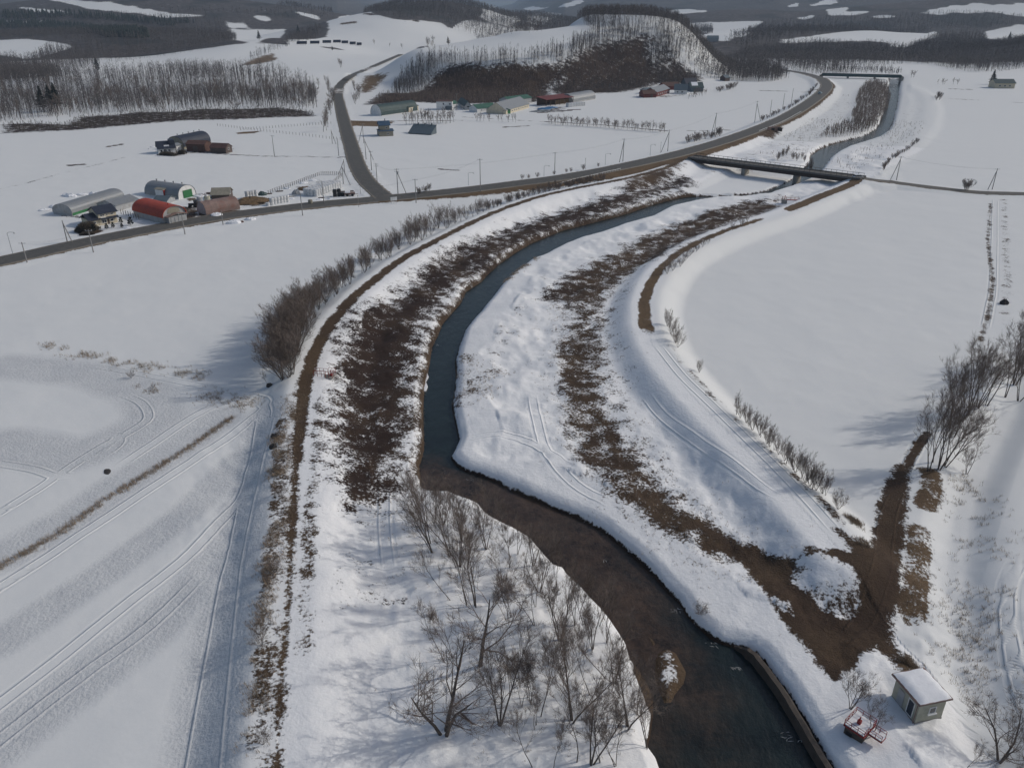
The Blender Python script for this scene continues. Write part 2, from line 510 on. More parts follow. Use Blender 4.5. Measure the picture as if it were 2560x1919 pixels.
M = {}
def build_materials():
    M['ground'] = ground_material()
    M['asphalt'] = asphalt_material()
    M['water'] = water_material()
    M['snow'] = plain('snow', (0.80, 0.81, 0.83), 0.9, 0.06, 2.0, 0.05, spec=0.15)
    M['concrete'] = plain('concrete', (0.30, 0.285, 0.26), 0.85, 0.2, 1.5, 0.02, (0.16, 0.14, 0.12))
    M['dark_concrete'] = plain('wet_concrete', (0.085, 0.07, 0.058), 0.8, 0.3, 1.2, 0.03, (0.04, 0.032, 0.026))
    M['parapet'] = plain('weathered_parapet', (0.12, 0.115, 0.11), 0.8, 0.2, 0.8)
    M['girder'] = plain('weathering_steel', (0.060, 0.045, 0.040), 0.75, 0.3, 1.0)
    M['steel'] = plain('galvanised_steel', (0.34, 0.36, 0.38), 0.5, 0.15, 1.2, metal=0.3, dirt=(0.2, 0.16, 0.13), dirt_amt=0.35)
    M['pole'] = plain('pole_concrete', (0.26, 0.25, 0.24), 0.85, 0.15)
    M['wire'] = plain('cable', (0.12, 0.12, 0.125), 0.6, 0.1)
    M['red'] = plain('red_paint', (0.27, 0.035, 0.032), 0.6, 0.25, 2.0, dirt=(0.15, 0.04, 0.03))
    M['red_roof'] = plain('red_roof_paint', (0.36, 0.055, 0.028), 0.6, 0.18, 0.8, dirt=(0.24, 0.05, 0.03), dirt_amt=0.5)
    M['white'] = plain('white_paint', (0.72, 0.72, 0.71), 0.7, 0.1, 1.0, dirt=(0.5, 0.49, 0.46), dirt_amt=0.4)
    M['cream'] = plain('cream_siding', (0.56, 0.50, 0.38), 0.75, 0.12, 1.0, dirt=(0.42, 0.37, 0.28), dirt_amt=0.4)
    M['beige'] = plain('beige_concrete', (0.42, 0.41, 0.33), 0.85, 0.14, 1.4, 0.01, (0.26, 0.27, 0.22), dirt_amt=0.55)
    M['navy_roof'] = plain('navy_roof', (0.030, 0.036, 0.055), 0.55, 0.2, 0.8)
    M['blue_roof'] = plain('blue_roof', (0.045, 0.085, 0.14), 0.55, 0.2, 0.8)
    M['slate'] = plain('slate_blue_cladding', (0.10, 0.13, 0.15), 0.6, 0.15, 0.8)
    M['green_wall'] = plain('green_cladding', (0.035, 0.16, 0.06), 0.6, 0.2, 0.8)
    M['green_roof'] = plain('green_roof', (0.045, 0.13, 0.09), 0.6, 0.25, 0.5, dirt=(0.05, 0.07, 0.07))
    M['dark_green_roof'] = plain('dark_green_roof', (0.045, 0.075, 0.075), 0.6, 0.25, 0.5)
    M['grey_roof'] = plain('grey_metal_roof', (0.25, 0.265, 0.28), 0.5, 0.12, 0.6, metal=0.2, dirt=(0.2, 0.19, 0.17), dirt_amt=0.5)
    M['grey_wall'] = plain('grey_cladding', (0.36, 0.37, 0.38), 0.65, 0.15, 0.7, dirt=(0.25, 0.23, 0.2))
    M['rust'] = plain('rusty_metal', (0.24, 0.17, 0.15), 0.75, 0.35, 0.7, dirt=(0.16, 0.07, 0.05), dirt_amt=0.7, dscale=0.35)
    M['brown_wood'] = plain('weathered_boards', (0.11, 0.085, 0.075), 0.85, 0.35, 1.2, dirt=(0.06, 0.035, 0.03))
    M['red_brown'] = plain('red_brown_boards', (0.105, 0.058, 0.048), 0.8, 0.3, 1.0, dirt=(0.07, 0.04, 0.035))
    M['barn_red'] = plain('barn_red', (0.15, 0.045, 0.042), 0.75, 0.25, 0.8)
    M['tan_roof'] = plain('tan_roof', (0.27, 0.25, 0.20), 0.7, 0.2, 0.9)
    M['glass'] = plain('window_glass', (0.03, 0.035, 0.045), 0.12, 0.2, spec=0.6)
    M['black'] = plain('black_film', (0.018, 0.018, 0.022), 0.4, 0.2)
    M['bale'] = plain('white_bale_film', (0.60, 0.61, 0.62), 0.45, 0.12, 2.0, 0.03)
    M['tarp'] = plain('blue_tarp', (0.05, 0.16, 0.32), 0.5, 0.3, 1.0)
    M['manure'] = plain('manure_heap', (0.15, 0.10, 0.055), 0.95, 0.4, 1.5, 0.2)
    M['bark'] = plain('bark', (0.095, 0.078, 0.068), 0.9, 0.3, 4.0)
    M['twig'] = plain('twigs', (0.19, 0.153, 0.130), 0.9, 0.25, 0.6)
    M['bark_pale'] = plain('pale_bark', (0.13, 0.115, 0.105), 0.9, 0.3, 2.0)
    M['willow'] = plain('willow_twigs', (0.14, 0.105, 0.08), 0.9, 0.3, 0.6)
    M['far_bark'] = plain('wood_far', (0.105, 0.092, 0.088), 0.9, 0.3, 0.05)
    M['conifer'] = plain('conifer_needles', (0.016, 0.024, 0.018), 0.9, 0.35, 1.5)
    M['dry_grass'] = plain('dry_grass', (0.30, 0.235, 0.17), 0.95, 0.35, 0.4)
    M['hedge'] = plain('dormant_hedge', (0.095, 0.08, 0.062), 0.95, 0.35, 1.5)
    M['stone'] = plain('dark_stone', (0.05, 0.045, 0.043), 0.9, 0.3, 1.5, 0.1)
    M['panel'] = plain('solar_glass', (0.018, 0.022, 0.035), 0.2, 0.15)
    M['tyre'] = plain('tyre_rubber', (0.02, 0.02, 0.02), 0.8, 0.1)
    M['car_white'] = plain('white_car_paint', (0.70, 0.71, 0.72), 0.3, 0.03, spec=0.5)
    M['car_blue'] = plain('pale_blue_car_paint', (0.40, 0.52, 0.56), 0.3, 0.03, spec=0.5)
    M['foam'] = plain('foam', (0.5, 0.5, 0.48), 0.8, 0.2)
build_materials()

def tag(o, label=None, cat=None, group=None, kind=None):
    if label: o['label'] = label
    if cat: o['category'] = cat
    if group: o['group'] = group
    if kind: o['kind'] = kind
    return o

def mesh_obj(name, verts, faces, mat, parent=None, smooth_=False, loc=None):
    me = bpy.data.meshes.new(name)
    me.from_pydata([tuple(v) for v in verts], [], [tuple(f) for f in faces])
    me.update()
    if mat is not None:
        me.materials.append(mat)
    if smooth_:
        me.polygons.foreach_set('use_smooth', [True] * len(me.polygons))
    o = bpy.data.objects.new(name, me)
    COL.objects.link(o)
    if parent is not None:
        o.parent = parent
    if loc is not None:
        o.location = loc
    return o

def tri_obj(name, V, F, mat, parent=None):
    """big triangle mesh straight from arrays"""
    me = bpy.data.meshes.new(name)
    V = np.ascontiguousarray(V, dtype=np.float32); F = np.ascontiguousarray(F, dtype=np.int32)
    k = F.shape[1]
    me.vertices.add(len(V)); me.vertices.foreach_set('co', V.ravel())
    me.loops.add(F.size); me.loops.foreach_set('vertex_index', F.ravel())
    me.polygons.add(len(F)); me.polygons.foreach_set('loop_start', np.arange(0, F.size, k, dtype=np.int32))
    me.update(calc_edges=True)
    me.materials.append(mat)
    o = bpy.data.objects.new(name, me)
    COL.objects.link(o)
    if parent is not None:
        o.parent = parent
    return o

# ------------------------------------------------------------------ ground sheet
def crop(x0, y0, k):
    k2 = k * 2212 / 2560
    return lambda *pts: [(x0 * 2212 / 2560 + a * k2, y0 * 2212 / 2560 + c * k2) for a, c in pts]
c1, c2, c3 = crop(0, 0, .38879), crop(850, 0, .38879), crop(1700, 0, .38879)

def flat(pts, z=0.0):
    return [at(u, v, z) for u, v in pts]

def casts(pts):
    return [cast(u, v) for u, v in pts]

FAR_SNOW = [casts(p) for p in (
    c1((330, 0), (440, 0), (560, 15), (720, 20), (800, 45), (960, 65), (1100, 90), (1330, 105), (1330, 114), (1060, 112), (900, 88), (700, 72), (560, 52), (480, 30)),
    c1((140, 52), (300, 68), (450, 78), (450, 86), (250, 80)),
    c1((20, 138), (360, 148), (360, 156), (20, 150)),
    c1((-400, 262), (20, 260), (180, 255), (440, 290), (420, 310), (300, 350), (190, 378), (20, 352), (-400, 360)),
    c1((650, 405), (1100, 358), (1340, 320), (1620, 280), (1640, 330), (1600, 420), (1540, 440), (1300, 440), (1000, 450), (690, 525), (600, 495), (680, 460)),
    c1((1470, 190), (1830, 195), (1810, 232), (1640, 272), (1540, 262)),
    c1((1460, 145), (1580, 150), (1580, 182), (1470, 180)),
    c1((1640, 100), (1740, 118), (1720, 140), (1640, 118)),
    c1((1900, 75), (1990, 95), (2060, 115), (2040, 122), (1960, 105)),
    c2((-60, 140), (0, 112), (60, 98), (200, 95), (350, 130), (650, 150), (690, 190), (850, 220), (820, 255), (740, 268), (500, 300), (380, 360), (60, 330), (-40, 300), (-300, 320), (-330, 260), (-60, 235)),
    c2((640, 310), (820, 262), (1080, 238), (1400, 205), (1460, 205), (1350, 250), (1320, 275), (1000, 300)),
    c2((1230, 180), (1460, 200), (1450, 215), (1400, 235)),
    c2((920, 120), (1090, 95), (1150, 130), (1090, 158)),
    c2((1200, 95), (1290, 85), (1420, 95), (1340, 120), (1300, 158), (1220, 148)),
    c2((1400, 50), (1500, 10), (1560, 0), (1570, 12), (1460, 48)),
    c2((1180, 55), (1240, 42), (1340, 48), (1210, 66)),
    c2((950, 42), (1000, 42), (1000, 52), (960, 52)),
    c3((-60, 68), (0, 62), (165, 68), (160, 82), (0, 88), (-60, 80)),
    c3((10, 150), (540, 138), (480, 168), (430, 218), (300, 262), (200, 262), (110, 225), (200, 215), (100, 168)),
    c3((660, 275), (680, 255), (850, 235), (1640, 206), (1640, 232), (1500, 272), (1430, 305), (1380, 300), (1340, 272), (1200, 262), (870, 268)),
    c3((1970, 205), (2140, 168), (2212, 162), (2500, 150), (2500, 225), (2212, 228), (2150, 252), (2080, 258), (1970, 248)),
    c3((1560, 85), (1750, 42), (1880, 26), (2020, 38), (2200, 26), (2500, 20), (2500, 110), (2200, 106), (2030, 84), (1880, 78), (1650, 92)),
    c3((1220, 112), (1410, 96), (1420, 104), (1250, 120)),
    c3((950, 65), (1040, 48), (1070, 60), (1040, 80), (1200, 78), (1210, 86), (1050, 98), (970, 102)),
    c3((840, 35), (930, 2), (1040, 2), (950, 32)),
    c3((690, 45), (760, 20), (750, 42)),
    c3((735, 132), (860, 98), (850, 112)),
)]
RUTS = [[(-120, 1345), (65, 1226), (200, 1137), (345, 1041), (450, 970), (564, 895), (572, 870), (540, 852), (445, 835), (300, 806), (200, 790)],
        [(255, 1008), (327, 960), (416, 901), (463, 877), (490, 870)],
        [(267, 852), (306, 871), (321, 895), (312, 913), (267, 940), (193, 981), (120, 1030), (60, 1070), (-100, 1165)],
        [(-120, 1610), (119, 1429), (267, 1311), (395, 1210), (475, 1130), (520, 1076), (549, 1002), (558, 942), (568, 905)],
        [(395, 1800), (445, 1507), (463, 1403), (490, 1254), (502, 1210), (535, 1060), (560, 960), (578, 905), (560, 868)],
        [(412, 1800), (460, 1507), (478, 1403), (500, 1280), (520, 1180), (548, 1060), (568, 980), (585, 920)],
        [(452, 1780), (475, 1536), (490, 1388), (504, 1269), (515, 1180)],
        [(-100, 985), (60, 1010), (120, 1028), (160, 1027)],
        [(230, 940), (252, 940), (258, 955), (235, 975), (200, 990)],
        [(-120, 1690), (150, 1480), (326, 1350), (440, 1240)],
        [(1420, 770), (1470, 835), (1530, 895), (1600, 965), (1670, 1035), (1740, 1110), (1800, 1180)],
        [(1395, 860), (1430, 905), (1500, 965), (1570, 1020), (1640, 1080), (1680, 1105)],
        [(1150, 850), (1160, 910), (1185, 980), (1240, 1040), (1320, 1085)],
        [(1950, 1040), (1925, 1100), (1915, 1170), (1905, 1250), (1880, 1320), (1840, 1365), (1790, 1370), (1740, 1335)],
        [(1938, 1060), (1912, 1120), (1903, 1190), (1890, 1260), (1862, 1330), (1815, 1385), (1770, 1390)],
        [(1000, 940), (1080, 935), (1160, 960), (1230, 1010)],
        [(2150, 430), (2146, 600), (2138, 660), (2128, 710)],
        [(2003, 933), (1975, 980), (1950, 1030)],
        [(832, 1030), (830, 1130), (840, 1230)],
        [(2212, 1200), (2180, 1260), (2180, 1350), (2200, 1450), (2230, 1550)]]
BANDS = [([(-120, 1450), (0, 1385), (200, 1255), (400, 1110), (520, 985)], 2.6), ([(-120, 1690), (0, 1600), (150, 1490), (326, 1358), (430, 1262), (500, 1180)], 3.2),
         ([(430, 1700), (470, 1450), (500, 1250), (545, 1050), (580, 900)], 3.6), ([(0, 960), (150, 985), (260, 950), (340, 900), (320, 850), (200, 810), (0, 790)], 5.0),
         ([(10, 1200), (150, 1120), (300, 1020), (480, 900)], 3.5)]

DARK_BAND = flat([(1480, 385), (1400, 408), (1330, 425), (1290, 437), (1240, 450), (1180, 470), (1120, 492), (1060, 515), (1010, 535), (960, 560), (925, 590), (895, 620), (850, 660), (790, 690),
    (760, 730), (752, 790), (755, 830), (742, 880), (737, 930), (738, 980), (745, 1030), (760, 1065), (790, 1090), (825, 1060), (845, 1000), (865, 960), (876, 900), (882, 850), (890, 790), (893, 740),
    (908, 700), (945, 650), (1000, 600), (1060, 560), (1130, 520), (1200, 492), (1270, 465), (1340, 445), (1420, 415), (1490, 395)])
BANK_BAND = flat([(1490, 405), (1420, 420), (1340, 447), (1270, 467), (1200, 494), (1130, 522), (1060, 562), (1000, 602), (945, 652), (908, 702), (893, 742), (890, 792), (882, 852), (876, 902), (865, 962), (850, 1000),
    (905, 1005), (912, 930), (912, 850), (922, 790), (935, 740), (965, 690), (1010, 625), (1080, 568), (1150, 525), (1270, 482), (1380, 452), (1490, 423)])
RIGHT_SPECK = flat([(1680, 420), (1740, 420), (1700, 442), (1640, 462), (1560, 484), (1500, 508), (1440, 543), (1390, 580), (1350, 625), (1330, 680), (1340, 740), (1345, 800), (1350, 860), (1370, 920), (1420, 980), (1470, 1050),
    (1530, 1120), (1600, 1190), (1660, 1215), (1700, 1240), (1620, 1250), (1580, 1222), (1500, 1187), (1440, 1152), (1400, 1112), (1385, 1062), (1330, 1022), (1260, 992), (1230, 942), (1205, 880), (1192, 800), (1192, 720),
    (1200, 670), (1225, 622), (1265, 582), (1335, 547), (1405, 512), (1485, 477), (1560, 450)])
BROWN = flat([(1940, 1004), (1968, 1000), (1957, 1060), (1953, 1130), (1946, 1180), (1941, 1260), (1930, 1320), (1922, 1360), (1932, 1395), (1945, 1415), (1925, 1420), (1895, 1397), (1862, 1405), (1855, 1418), (1838, 1440), (1808, 1462),
    (1775, 1435), (1752, 1405), (1718, 1370), (1690, 1330), (1660, 1290), (1640, 1262), (1620, 1235), (1600, 1205), (1560, 1190), (1530, 1180), (1560, 1165), (1620, 1172), (1660, 1200), (1700, 1215), (1720, 1225), (1740, 1212),
    (1770, 1222), (1830, 1225), (1818, 1200), (1800, 1175), (1803, 1172), (1830, 1188), (1860, 1205), (1882, 1215), (1886, 1180), (1893, 1130), (1900, 1085), (1914, 1050)], 0.0)
ISLAND_A = flat([(1706, 1243), (1720, 1225), (1755, 1225), (1800, 1236), (1829, 1250), (1853, 1280), (1859, 1303), (1856, 1323), (1840, 1335), (1815, 1333), (1798, 1318), (1766, 1303), (1743, 1289), (1737, 1277), (1709, 1269)])
ISLAND_B = flat([(1671, 1298), (1691, 1304), (1709, 1298), (1722, 1332), (1716, 1337), (1694, 1323)])
HILL_FACE = casts(c2((180, 672), (280, 600), (430, 600), (560, 570), (620, 480), (720, 430), (900, 420), (960, 440), (1000, 420), (1120, 410), (1250, 430), (1400, 430), (1480, 400), (1540, 420), (1420, 500), (1330, 560), (1330, 612), (1250, 655), (750, 668), (480, 655)))
HILL_FACE2 = casts(c2((1380, 415), (1480, 375), (1600, 300), (1700, 265), (1850, 250), (1950, 215), (2050, 250), (1990, 330), (2030, 430), (2200, 420), (2350, 500), (2280, 540), (2060, 540), (1800, 595), (1400, 610), (1340, 570), (1420, 500)))
HILL_FACE3 = casts(c2((2030, 260), (2120, 300), (2230, 420), (2290, 520), (2200, 545), (2060, 540), (1990, 450), (1980, 330)))
LEFT_CUT = casts(c1((20, 800), (200, 790), (420, 800), (520, 750), (720, 740), (880, 720), (1100, 720), (1280, 700), (1600, 700), (1800, 690), (2000, 720), (2030, 750), (1800, 755), (1500, 770), (1200, 775), (900, 800), (500, 838), (20, 858)))
LEFT_TRACK = casts(c1((430, 676), (640, 668), (860, 655), (1150, 650), (1400, 630), (1700, 628), (2000, 632)))
NEAR_LINE = 560.0
SOLID = [  # (polygon, density, ramp m, tan)
    (DARK_BAND, 0.93, 9.0, 0.06), (BANK_BAND, 0.47, 1.5, 0.35), (RIGHT_SPECK, 0.53, 5.5, 0.40), (flat([(1790, 352), (1900, 303), (1948, 235), (1985, 200), (2008, 230), (1990, 290), (1900, 350), (1840, 375)]), 0.27, 5.0, 0.6), (flat([(1560, 345), (1680, 303), (1765, 240), (1830, 200), (1850, 230), (1800, 298), (1725, 345), (1600, 374)], 0.3), 0.30, 5.0, 0.6), (flat([(1150, 640), (1200, 600), (1240, 610), (1205, 680), (1195, 800), (1170, 820), (1120, 740)]), 0.22, 5.0, 0.3), (BROWN, 1.0, 1.2, 0.22),
    (HILL_FACE, 0.97, 9.0, 0.03), (HILL_FACE2, 0.78, 8.0, 0.0), (LEFT_CUT, 0.68, 5.0, 0.0), (HILL_FACE3, 0.60, 10.0, 0.0),
    (flat([(757, 260), (852, 262), (838, 268), (815, 272), (760, 271)], 0.3), 1.0, 2.0, 0.9),
    (casts(c2((130, 560), (170, 490), (230, 480), (300, 480), (260, 530), (190, 590), (140, 600))), 0.85, 6.0, 0.75),
    (casts(c1((1530, 425), (1600, 390), (1680, 360), (1770, 340), (1760, 365), (1800, 378), (1720, 405), (1600, 420))), 0.75, 5.0, 0.85),
    (flat([(508, 287), (530, 285), (565, 283), (548, 288), (515, 290)]), 1.0, 1.5, 0.8),
    (casts(c2((0, 152), (110, 140), (110, 146), (0, 160))), 0.9, 3.0, 0.6), (casts(c2((140, 90), (200, 85), (260, 98), (150, 98))), 0.9, 3.0, 0.2),
    (casts(c2((410, 132), (560, 130), (560, 138), (420, 138))), 0.9, 3.0, 0.3),
    (flat([(160, 492), (185, 490), (225, 498), (200, 508), (170, 508)], 0.0), 0.9, 1.0, 0.3),
    (flat([(425, 455), (520, 455), (500, 470), (440, 478)], 0.0), 0.85, 1.2, 0.55), (flat([(392, 446), (425, 446), (432, 478), (405, 484), (398, 470)], 0.0), 0.72, 1.2, 0.2), (flat([(515, 428), (600, 424), (640, 418), (645, 424), (600, 432), (560, 446), (520, 446)], 0.0), 0.55, 1.5, 0.4), (flat([(440, 424), (470, 418), (480, 421), (455, 430)], 0.0), 0.6, 1.2, 0.1), (flat([(130, 462), (200, 470), (196, 474), (130, 467)], 0.0), 0.6, 1.0, 0.2), (flat([(404, 427), (425, 426), (430, 432), (405, 435)], 0.0), 0.75, 1.0, 0.6), (flat([(500, 462), (560, 455), (570, 460), (520, 468)], 0.0), 0.55, 1.0, 0.3), (flat([(650, 388), (690, 384), (720, 392), (700, 400), (660, 400)], 0.0), 0.32, 2.0, 0.3),
    (flat([(690, 432), (760, 425), (770, 418), (700, 420)]), 0.35, 3.0, 0.4), (flat([(640, 404), (680, 404), (672, 412), (645, 412)]), 0.85, 2.0, 0.7),
    (flat([(1160, 232), (1220, 230), (1225, 242), (1150, 244)]), 0.55, 4.0, 0.1), (flat([(340, 322), (400, 322), (395, 336), (345, 337)]), 0.7, 3.0, 0.15),
    (flat([(410, 318), (500, 322), (490, 332), (400, 330)]), 0.7, 3.0, 0.2), (flat([(1390, 205), (1440, 206), (1520, 200), (1440, 212)]), 0.5, 4.0, 0.2),
    (flat([(745, 1100), (770, 1095), (775, 1110), (748, 1118)]), 0.8, 1.2, 0.1), (flat([(820, 1290), (880, 1285), (880, 1300), (815, 1305)]), 0.5, 1.5, 0.1),
    (flat([(1350, 395), (1440, 370), (1480, 362), (1440, 395), (1360, 420), (1340, 412)], 0.5), 0.72, 5.0, 0.45),
    (flat([(1490, 350), (1560, 355), (1620, 330), (1670, 290), (1690, 300), (1640, 340), (1560, 375), (1500, 372)], 0.3), 0.36, 5.0, 0.4),
    (flat([(1640, 285), (1690, 280), (1670, 300), (1640, 300)], 0.3), 0.85, 3.0, 0.3),
    (flat([(1840, 1190), (1870, 1178), (1880, 1210), (1860, 1215)], 0.0), 0.35, 2.0, 0.2),
]
DARK_CORE = ([(1640, 445), (1560, 468), (1500, 490), (1430, 525), (1370, 560), (1300, 590), (1240, 640)], 4.0, 0.66, 9.0, 0.1)
LINES = [  # (pixel line, half width m, density, ramp m, tan, z)
    DARK_CORE + (0.0,),
    ([(1235, 745), (1245, 800), (1262, 880)], 2.0, 0.64, 5.0, 0.25, 0.0), ([(1275, 960), (1310, 1000)], 1.5, 0.68, 5.5, 0.1, 0.0), ([(1262, 880), (1300, 960), (1350, 1030), (1420, 1090)], 2.5, 0.60, 5.5, 0.3, 0.0),
    ([(1400, 1085), (1470, 1130), (1560, 1175)], 1.2, 0.72, 4.5, 0.2, 0.0),
    ([(1200, 620), (1150, 640), (1100, 700), (1060, 770), (1040, 830)], 1.2, 0.30, 5.0, 0.3, 0.0),
    ([(1010, 760), (1000, 800), (1005, 860), (1060, 800)], 1.0, 0.42, 4.0, 0.55, 0.0),
    ([(692, 860), (688, 950), (680, 1050), (672, 1150), (665, 1250), (660, 1350), (655, 1420)], 0.6, 0.46, 1.6, 0.45, 1.2),
    ([(612, 930), (604, 1000), (612, 1050), (598, 1150), (590, 1250), (575, 1400), (570, 1500), (565, 1640)], 0.7, 0.47, 1.4, 0.3, 0.4),
    ([(1985, 1145), (1988, 1200), (1978, 1260), (1974, 1320)], 1.2, 0.62, 1.4, 0.75, 0.0), ([(2010, 1020), (2015, 1060), (2000, 1090)], 1.0, 0.7, 1.5, 0.6, 0.0),
    ([(1948, 1420), (1965, 1450)], 0.8, 0.66, 1.2, 0.75, 0.0),
    ([(2140, 440), (2134, 520), (2144, 605), (2138, 658), (2131, 692), (2118, 738)], 0.35, 0.54, 0.9, 0.3, 0.0),
    ([(2168, 430), (2172, 520), (2176, 600), (2170, 700)], 0.6, 0.36, 1.5, 0.4, 0.0),
    ([(2002, 935), (1978, 975), (1962, 1000)], 0.45, 0.8, 0.6, 0.2, 0.0), ([(1990, 935), (1955, 990)], 0.3, 0.35, 0.6, 0.2, 0.0),
    ([(785, 1130), (800, 1230), (790, 1290)], 4.0, 0.24, 3.0, 0.05, 0.0), ([(1260, 575), (1180, 600)], 2.0, 0.3, 3.0, 0.4, 0.0),
    ([(0, 408), (60, 395), (140, 372), (200, 358), (270, 340)], 0.5, 0.46, 1.5, 0.1, 0.0), ([(150, 421), (200, 424), (240, 418)], .6, .42, 1.5, .1, 0.0), ([(560, 337), (650, 338), (740, 340)], 0.6, 0.62, 1.0, 0.1, 0.0),
    ([(460, 332), (560, 337)], 0.5, 0.7, 1.0, 0.1, 0.0), ([(150, 357), (180, 355)], 1.0, 0.75, 1.5, 0.1, 0.0), ([(235, 317), (262, 312)], 1.0, 0.85, 1.2, 0.3, 0.0),
    ([(1180, 263), (1300, 270), (1440, 283)], 0.8, 0.85, 1.0, 0.05, 0.0), ([(1180, 254), (1300, 262), (1440, 275)], 0.5, 0.5, 1.0, 0.05, 0.0), ([(1000, 253), (1180, 263)], 0.6, 0.55, 1.2, 0.1, 0.0),
    ([(1480, 283), (1580, 281)], 0.6, 0.8, 0.8, 0.1, 0.0), ([(740, 262), (1000, 259)], 1.0, 0.65, 0.8, 0.3, 0.2),
    ([(1630, 195), (1760, 200)], 1.0, 0.8, 1.0, 0.0, 0.0), ([(2030, 212), (2212, 222)], 0.8, 0.6, 1.0, 0.0, 0.0), ([(1985, 190), (2140, 195)], 0.8, 0.5, 1.0, 0.0, 0.0),
    ([(1090, 275), (1140, 272)], 1.0, 0.7, 1.5, 0.1, 0.0), ([(950, 365), (990, 368)], 0.7, 0.7, 1.0, 0.1, 0.0), ([(230, 436), (150, 470)], 0.5, 0.3, 1.0, 0.1, 0.0),
]

def build_ground():
    th = np.concatenate([np.radians(np.linspace(-62, -37, 26)[:-1]), np.radians(np.linspace(-37, 37, 581)), np.radians(np.linspace(37, 62, 26)[1:])])
    r = np.concatenate([np.geomspace(18, 45, 24)[:-1], np.geomspace(45, 700, 520)[:-1], np.geomspace(700, 13500, 190)])
    nr, nc = len(r), len(th)
    R, T = np.meshgrid(r, th, indexing='ij')
    X, Y = (R * np.sin(T)).ravel(), (R * np.cos(T)).ravel()
    near = np.hypot(X, Y) < 900
    H = far_land(X, Y)
    k = np.nonzero(near)[0]
    H[k] = section(X[k], Y[k])
    D = np.hypot(X, Y)
    soil = np.zeros(X.shape); tan = np.zeros(X.shape); tw = np.full(X.shape, 1e-6)
    def paint(idx, p, t):
        nonlocal soil
        w = np.maximum(p - soil[idx], 0) + 1e-4 * (p > 0)
        tan[idx] = np.where(p > 0.02, (tan[idx] * tw[idx] + t * (w + p * .3)) / (tw[idx] + w + p * .3), tan[idx])
        tw[idx] = tw[idx] + w
        soil[idx] = np.maximum(soil[idx], p)
    for pts, p0, ramp, t in SOLID:
        i = near_box(X, Y, pts, ramp + 1)
        sd = poly_sd(X[i], Y[i], pts, ramp + 1)
        paint(i, p0 * np.interp(sd, [-ramp, 0, ramp], [1.0, 0.62, 0.0]), t)
    for pts, hw, p0, ramp, t, z in LINES:
        w = flat(pts, z) if pts[0][1] > 200 else casts(pts)
        i = near_box(X, Y, w, hw + ramp + 1)
        d = line_d(X[i], Y[i], w, hw + ramp + 1)[0]
        paint(i, p0 * np.interp(d, [hw, hw + ramp], [1.0, 0.0]), t)
    # levee tracks
    i = near_box(X, Y, LEVEE_L, 12)
    d, s, t = line_d(X[i], Y[i], LEVEE_L, 12)
    n = len(LEVEE_L)
    hw = np.interp(t, [0, 6, 16, 20, 24, 30, n], [.85, .85, 1.0, .9, .38, .32, .30])
    gap = np.interp(t, [0, 21, 24, 29, 33, n], [.92, .84, .72, .68, .62, .52])
    paint(i, gap * np.interp(d - hw, [-.2, 1.1], [1.0, 0.0]), np.interp(t, [0, 10, 17, 22, n], [.55, .45, .15, .35, .5])[0])
    lef = (s < 0)
    paint(i, np.where(lef & (t > 20), np.interp(d, [0, 1.6, 2.6], [.46, .40, 0]), 0), 0.65)
    i = near_box(X, Y, LEVEE_R, 12)
    d, s, t = line_d(X[i], Y[i], LEVEE_R, 12)
    hw = np.interp(t, [0, 3.6, 4.0, 4.8, 5, 11, 12.3, 12.8, 22], [1.5, 1.5, .1, .1, .7, .8, 1.1, 0, 0])
    paint(i, np.interp(t, [0, 3.7, 4.8, 12.2, 12.7, 14, 22], [1, 1, .80, .84, 0.0, 0, 0]) * np.interp(d - hw, [0, 0.9], [1.0, 0.0]) * np.where((t > 3.8) & (t < 4.8), .35, 1), 0.75)
    paint(i, np.where((s > 0), np.interp(t, [12, 14, 20, 22], [0, .42, .46, .3]) * np.interp(abs(d - 3.4), [0, .5, 1.6], [1, .9, 0]), 0), 0.35)
    # road verges
    i = near_box(X, Y, MAIN_ROAD, 16)
    d, s, t = line_d(X[i], Y[i], MAIN_ROAD, 16)
    w = np.interp(t, [0, 9, 11, 13, 17, 18, 20, 24, 27, 30], [.6, .8, 1.6, 3.6, 5.5, 4.5, 3.0, 2.2, 1.2, .5])
    paint(i, np.where(s < 0, 0.98 * np.interp(d - 4.3 - w, [-.6, 1.2], [1, 0]), 0.6 * np.interp(d - 4.6, [0, 1.0], [1, 0])), 0.7)
    i = near_box(X, Y, SIDE_ROAD, 9)
    d = line_d(X[i], Y[i], SIDE_ROAD, 9)[0]
    paint(i, 0.55 * np.interp(d - 3.6, [0, 1.2], [1, 0]), 0.5)
    i = near_box(X, Y, RIGHT_ROAD, 9)
    d = line_d(X[i], Y[i], RIGHT_ROAD, 9)[0]
    paint(i, 0.9 * np.interp(d - 2.2, [0, 1.0], [1, 0]), 0.55)
    # river margins
    sdr = poly_sd(X, Y, RIVER, 14)
    i = np.nonzero(sdr < 13)[0]
    d2, s2, t2 = seg_dist(X[i], Y[i], [at(u, v, WATER) for u, v in RIVER_L[15:42]])
    paint(i, np.where(sdr[i] > -1, np.interp(d2, [0, 0.6, 3.0], [.85, .56, 0.0]), 0), 0.45)
    sb = np.minimum(poly_sd(X[i], Y[i], SANDBAR, 6), poly_sd(X[i], Y[i], SANDBAR2, 6))
    paint(i, np.where(sb > .3, np.interp(sdr[i], [-1, 0.15, 0.45], [1, .9, 0]), 0), 0.1)
    paint(i, np.where(sb < 2.0, np.interp(sb, [-1.4, -.3, 2], [0.40, .8, 1]), 0), 0.55)
